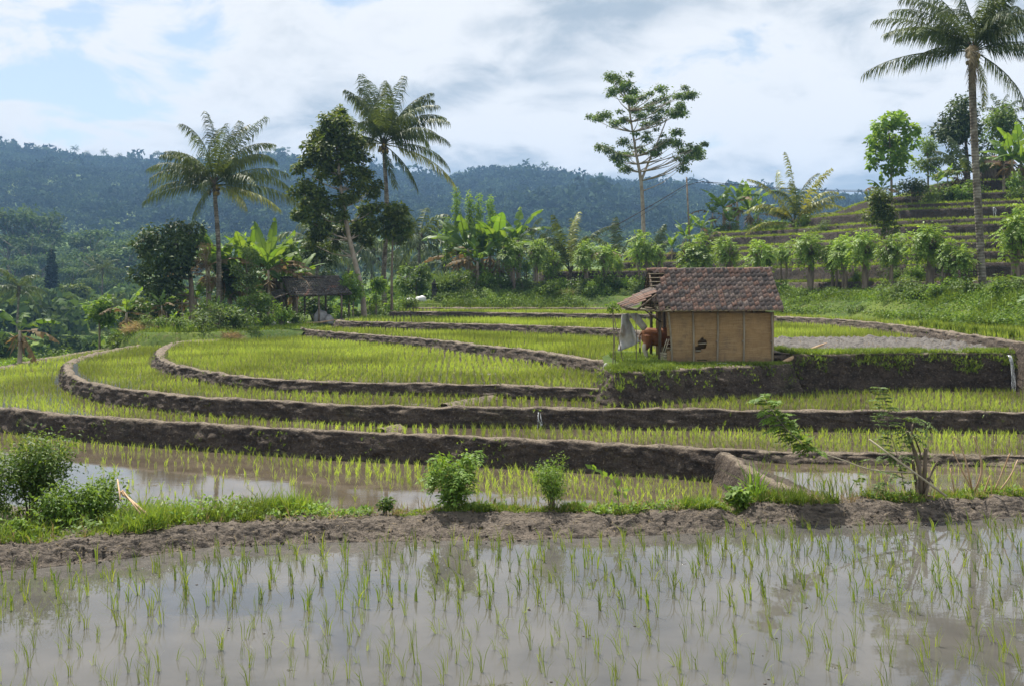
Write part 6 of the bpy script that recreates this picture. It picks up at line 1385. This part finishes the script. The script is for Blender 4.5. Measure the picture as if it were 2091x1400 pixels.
# clump of long grass by the gap
x, y, z = bk(1545, 0.4); P = np.concatenate([rq.normal(0, 0.07, (16, 2)), np.zeros((16, 1))], 1); P[:, 2] -= 0.03
o = MB().add(*tufts(P, 3, rq.uniform(0.4, 0.78, 16), 0.42, 0.022, 2, rq)).obj('long_grass', M['bright_leaf']); o.location = (x, y, z); tag(o, 'clump of long arching grass blades in the gap of the mud bank', 'grass clump')
x, y, z = bk(1660, 0.35); P = np.concatenate([rq.normal(0, 0.25, (22, 2)), np.zeros((22, 1))], 1)
o = MB().add(*tufts(P, 4, rq.uniform(0.2, 0.48, 22), 0.2, 0.012, 2, rq)).obj('reed_clump', M['grass']); o.location = (x, y, z); tag(o, 'thin upright reeds in front of the bright puddle', 'reeds', kind='stuff')
# lopped shrub with a leafy branch bent down over the water
def at(px, py, d): return Q(px, py, d)
d0 = bk(1875, 0.35)[1]; bx, by, bz = bk(1875, 0.35); t = thing('lopped_shrub', 'lopped grey stump with a long leafy branch bent low over the paddy', 'shrub', (bx, by, bz)); O = Vector((bx, by, bz))
st = MB()
for pp, r0_, r1_ in ((((1880, 1012), (1878, 960), (1862, 905), (1852, 880)), 0.035, 0.022), (((1885, 1012), (1888, 965), (1890, 915)), 0.038, 0.03), (((1875, 1012), (1868, 970), (1864, 940)), 0.03, 0.02), (((1890, 1012), (1900, 970), (1915, 940)), 0.022, 0.014), (((1883, 1010), (1895, 975), (1905, 985)), 0.018, 0.01), (((1872, 1000), (1880, 930), (1862, 880), (1866, 862)), 0.014, 0.01)):
    st.add(*tube(curve3([at(a, b_, d0 + rq.normal(0, 0.06)) - O for a, b_ in pp], 9), np.linspace(r0_, r1_, 9) * (1 + 0.12 * rq.normal(size=9)), 8))
st.obj('stump', M['bark'], t, True)
MB().add(*tube([at(1775, 896, d0 - 0.1) - O, at(1932, 1012, d0 - 0.25) - O], [0.013, 0.02], 6)).obj('cut_stick', M['bamboo'], t, True)
br = curve3([at(1868, 965, d0) - O, at(1780, 958, d0 - 0.1) - O, at(1720, 938, d0 - 0.15) - O, at(1650, 912, d0 - 0.2) - O, at(1600, 868, d0 - 0.2) - O, at(1560, 812, d0 - 0.2) - O], 40)
MB().add(*tube(br, np.linspace(0.014, 0.004, 40), 6)).obj('branch', M['bamboo'], t, True)
lf = MB()
for i in range(22, 40):
    for sg in (-1, 1):
        T = br[min(i + 1, 39)] - br[i - 1]; T /= np.linalg.norm(T)
        for q in range(2): lf.add(*pinnate(rq, br[i], T * 0.5 + np.array((sg * 0.55, sg * 0.5 * rq.normal(), 0.25 - 0.5 * rq.random())), rq.uniform(0.2, 0.30) * (1.1 - 0.4 * abs(i - 31) / 10), 8, 0.085, 0.036, 0.45))
lf.obj('foliage', M['bright_leaf'], t)
sp_ = curve3([at(1848, 1000, d0) - O, at(1835, 940, d0) - O, at(1812, 860, d0) - O, at(1795, 792, d0) - O], 30); MB().add(*tube(sp_, np.linspace(0.008, 0.003, 30), 5)).obj('sprout', M['bark'], t, True)
lf = MB()
for i in range(9, 30):
    for sg in (-1, 1): lf.add(*pinnate(rq, sp_[i], np.array((sg * 0.8 + 0.15, rq.normal(0, 0.5), 0.45)), rq.uniform(0.16, 0.30) * (1.15 - 0.55 * (i - 9) / 21), 7, 0.075, 0.034, 0.35))
for _ in range(14): lf.add(*pinnate(rq, np.array(at(rq.uniform(1840, 1890), rq.uniform(855, 900), d0) - O), rq.normal(0, 1, 3) + (0.3, 0, 0.2), 0.22, 7, 0.07, 0.032, 0.4))
for _ in range(26): lf.add(*pinnate(rq, np.array(at(rq.uniform(1755, 1850), rq.uniform(935, 995), d0 + rq.normal(0, 0.15)) - O), rq.normal(0, 1, 3) + (0, 0, 0.3), 0.18, 6, 0.07, 0.034, 0.4))
lf.obj('sprout_foliage', M['pale_leaf'], t)
# bare cut stems
bx, by, bz = bk(2010, 0.35); t = thing('cut_shrub', 'bare reddish cut stems sprouting from the near bank', 'shrub', (bx, by, bz)); O = Vector((bx, by, bz))
for pp in (((1985, 1000), (1975, 950), (1960, 905), (1948, 892)), ((1990, 1003), (2005, 960), (1998, 915), (1988, 890)), ((2030, 1003), (2048, 960), (2062, 925)), ((2040, 1003), (2064, 970), (2078, 938)), ((2010, 1003), (2022, 970)), ((1950, 1015), (1946, 985), (1940, 955)), ((1985, 1000), (1960, 950), (1945, 920))):
    MB().add(*tube(curve3([at(a, b_, by + rq.normal(0, 0.05)) - O for a, b_ in pp], 8), np.linspace(0.013, 0.008, 8) * (1 + 0.15 * rq.normal(size=8)), 6)).obj('cut_stem', M['dry_stick'], t, True)
for lb, (a, b_), (c, d_) in (('thicker dry bamboo stick lying in the weeds on the near bank', (247, 1003), (308, 1056)), ('thinner dry stick crossing the bamboo stick in the weeds', (250, 1000), (287, 1048)), ('pale bare twig standing up from the weeds by the pond', (240, 978), (246, 1020))):
    dd = bk(280, 0.9)[1]; p, q = Q(a, b_, dd + 0.25), Q(c, d_, dd - 0.35)
    tag(MB().add(*tube([p, (p + q) / 2, q], [0.015, 0.018, 0.02] if 'thicker' in lb else [0.008, 0.01, 0.012], 7)).obj('dry_stick', M['dry_stick'], None, True), lb, 'stick')
# broad weeds, straw bits and clods
P = []
for _ in range(2600):
    x = rq.uniform(-8, 8); c = bank_crest(x); wide = float(np.interp(x, [-8, -4.5, -2.5, 0, 5, 8], [2.6, 2.0, 0.7, 0.45, 0.5, 0.6])); d = c + 0.15 + rq.random() * wide
    if x > -2.6 and N3(x * 1.3, d, 5) < 0.0: continue
    P.append((x, d, bank_h(x, d) + rq.uniform(0.0, 0.16 if x < -2.5 else 0.07)))
P = np.repeat(np.array(P), 3, 0); P[:, :2] += rq.normal(0, 0.05, (len(P), 2)); n = len(P)
V, F = leaves(P, nrm(unit(n, rq) * (1, 1, 0.6) + (0, 0, 0.35)), nrm(unit(n, rq) * 0.5 + (0, 0, 1)), rq.uniform(0.04, 0.10, n), rq.uniform(0.02, 0.045, n), 0.15)
tag(MB().add(V, F).obj('bank_weeds', M['bright_leaf']), 'broad-leaved weeds scattered behind the near mud bank', 'weeds', kind='stuff')
P = []
for _ in range(700):
    x = rq.uniform(-7, 7); f, c = bank_front(x), bank_crest(x); d = f + (c - f) * rq.uniform(0.25, 1.25); P.append((x, d, bank_h(x, d) + 0.035))
n = len(P); V, F = leaves(np.array(P), nrm(unit(n, rq) * (1, 1, 0.25)), nrm(unit(n, rq) * 0.4 + (0, 0, 1)), rq.uniform(0.03, 0.12, n), 0.006, 0.1)
tag(MB().add(V, F).obj('straw_litter', M['dry_grass']), 'bits of straw littering the near mud bank', 'straw', kind='stuff')
cl = MB()
for _ in range(420):
    x = rq.uniform(-7, 7); f, c = bank_front(x), bank_crest(x); s = rq.random() ** 1.5; d = f - 0.12 + (c - f + 0.2) * s; r = abs(rq.normal(0, 0.010)) + 0.006
    z = max(bank_h(x, d), Z(H0) - 0.004) + 0.3 * r + (0.015 if s > 0.2 else 0); V, F = ball((0, 0, 0), r, 4, 0.7); V = np.array(V) * rq.uniform(0.6, 1.4, 3); cl.add(V + (x, d, z), np.array(F))
for _ in range(60):
    d = 8.7 + 4.5 * rq.random(); x = rq.uniform(-0.5, 0.5) * d * 0.98; 
    if d > bank_front(x) - 0.1 or N3(x * 0.7, d * 0.7, 3) < 0.05: continue
    for q in range(2):
        r = rq.uniform(0.006, 0.017); V, F = ball((0, 0, 0), r, 4, 0.5); cl.add(np.array(V) + (x + rq.normal(0, 0.04), d + rq.normal(0, 0.04), Z(H0)), np.array(F))
tag(cl.obj('mud_crumbs', M['mud_near'], None, True), 'mud crumbs along the near bank and in the shallow water', 'mud', kind='stuff')
# ------------------------------------------------------------------ hazy air
hz = MB().add(*box((0, 1000, 95), (4200, 2700, 330))).obj('haze', None)
w = MT('haze_air'); pv = w.n('ShaderNodeVolumePrincipled')
pv.inputs['Color'].default_value = (0.34, 0.60, 1.0, 1); pv.inputs['Density'].default_value = 0.00024; pv.inputs['Anisotropy'].default_value = 0.0
w.l(pv.outputs[0], w.o.inputs['Volume']); hz.data.materials.append(w.m)
tag(hz, 'thin blue haze filling the valley air', 'haze', kind='stuff')
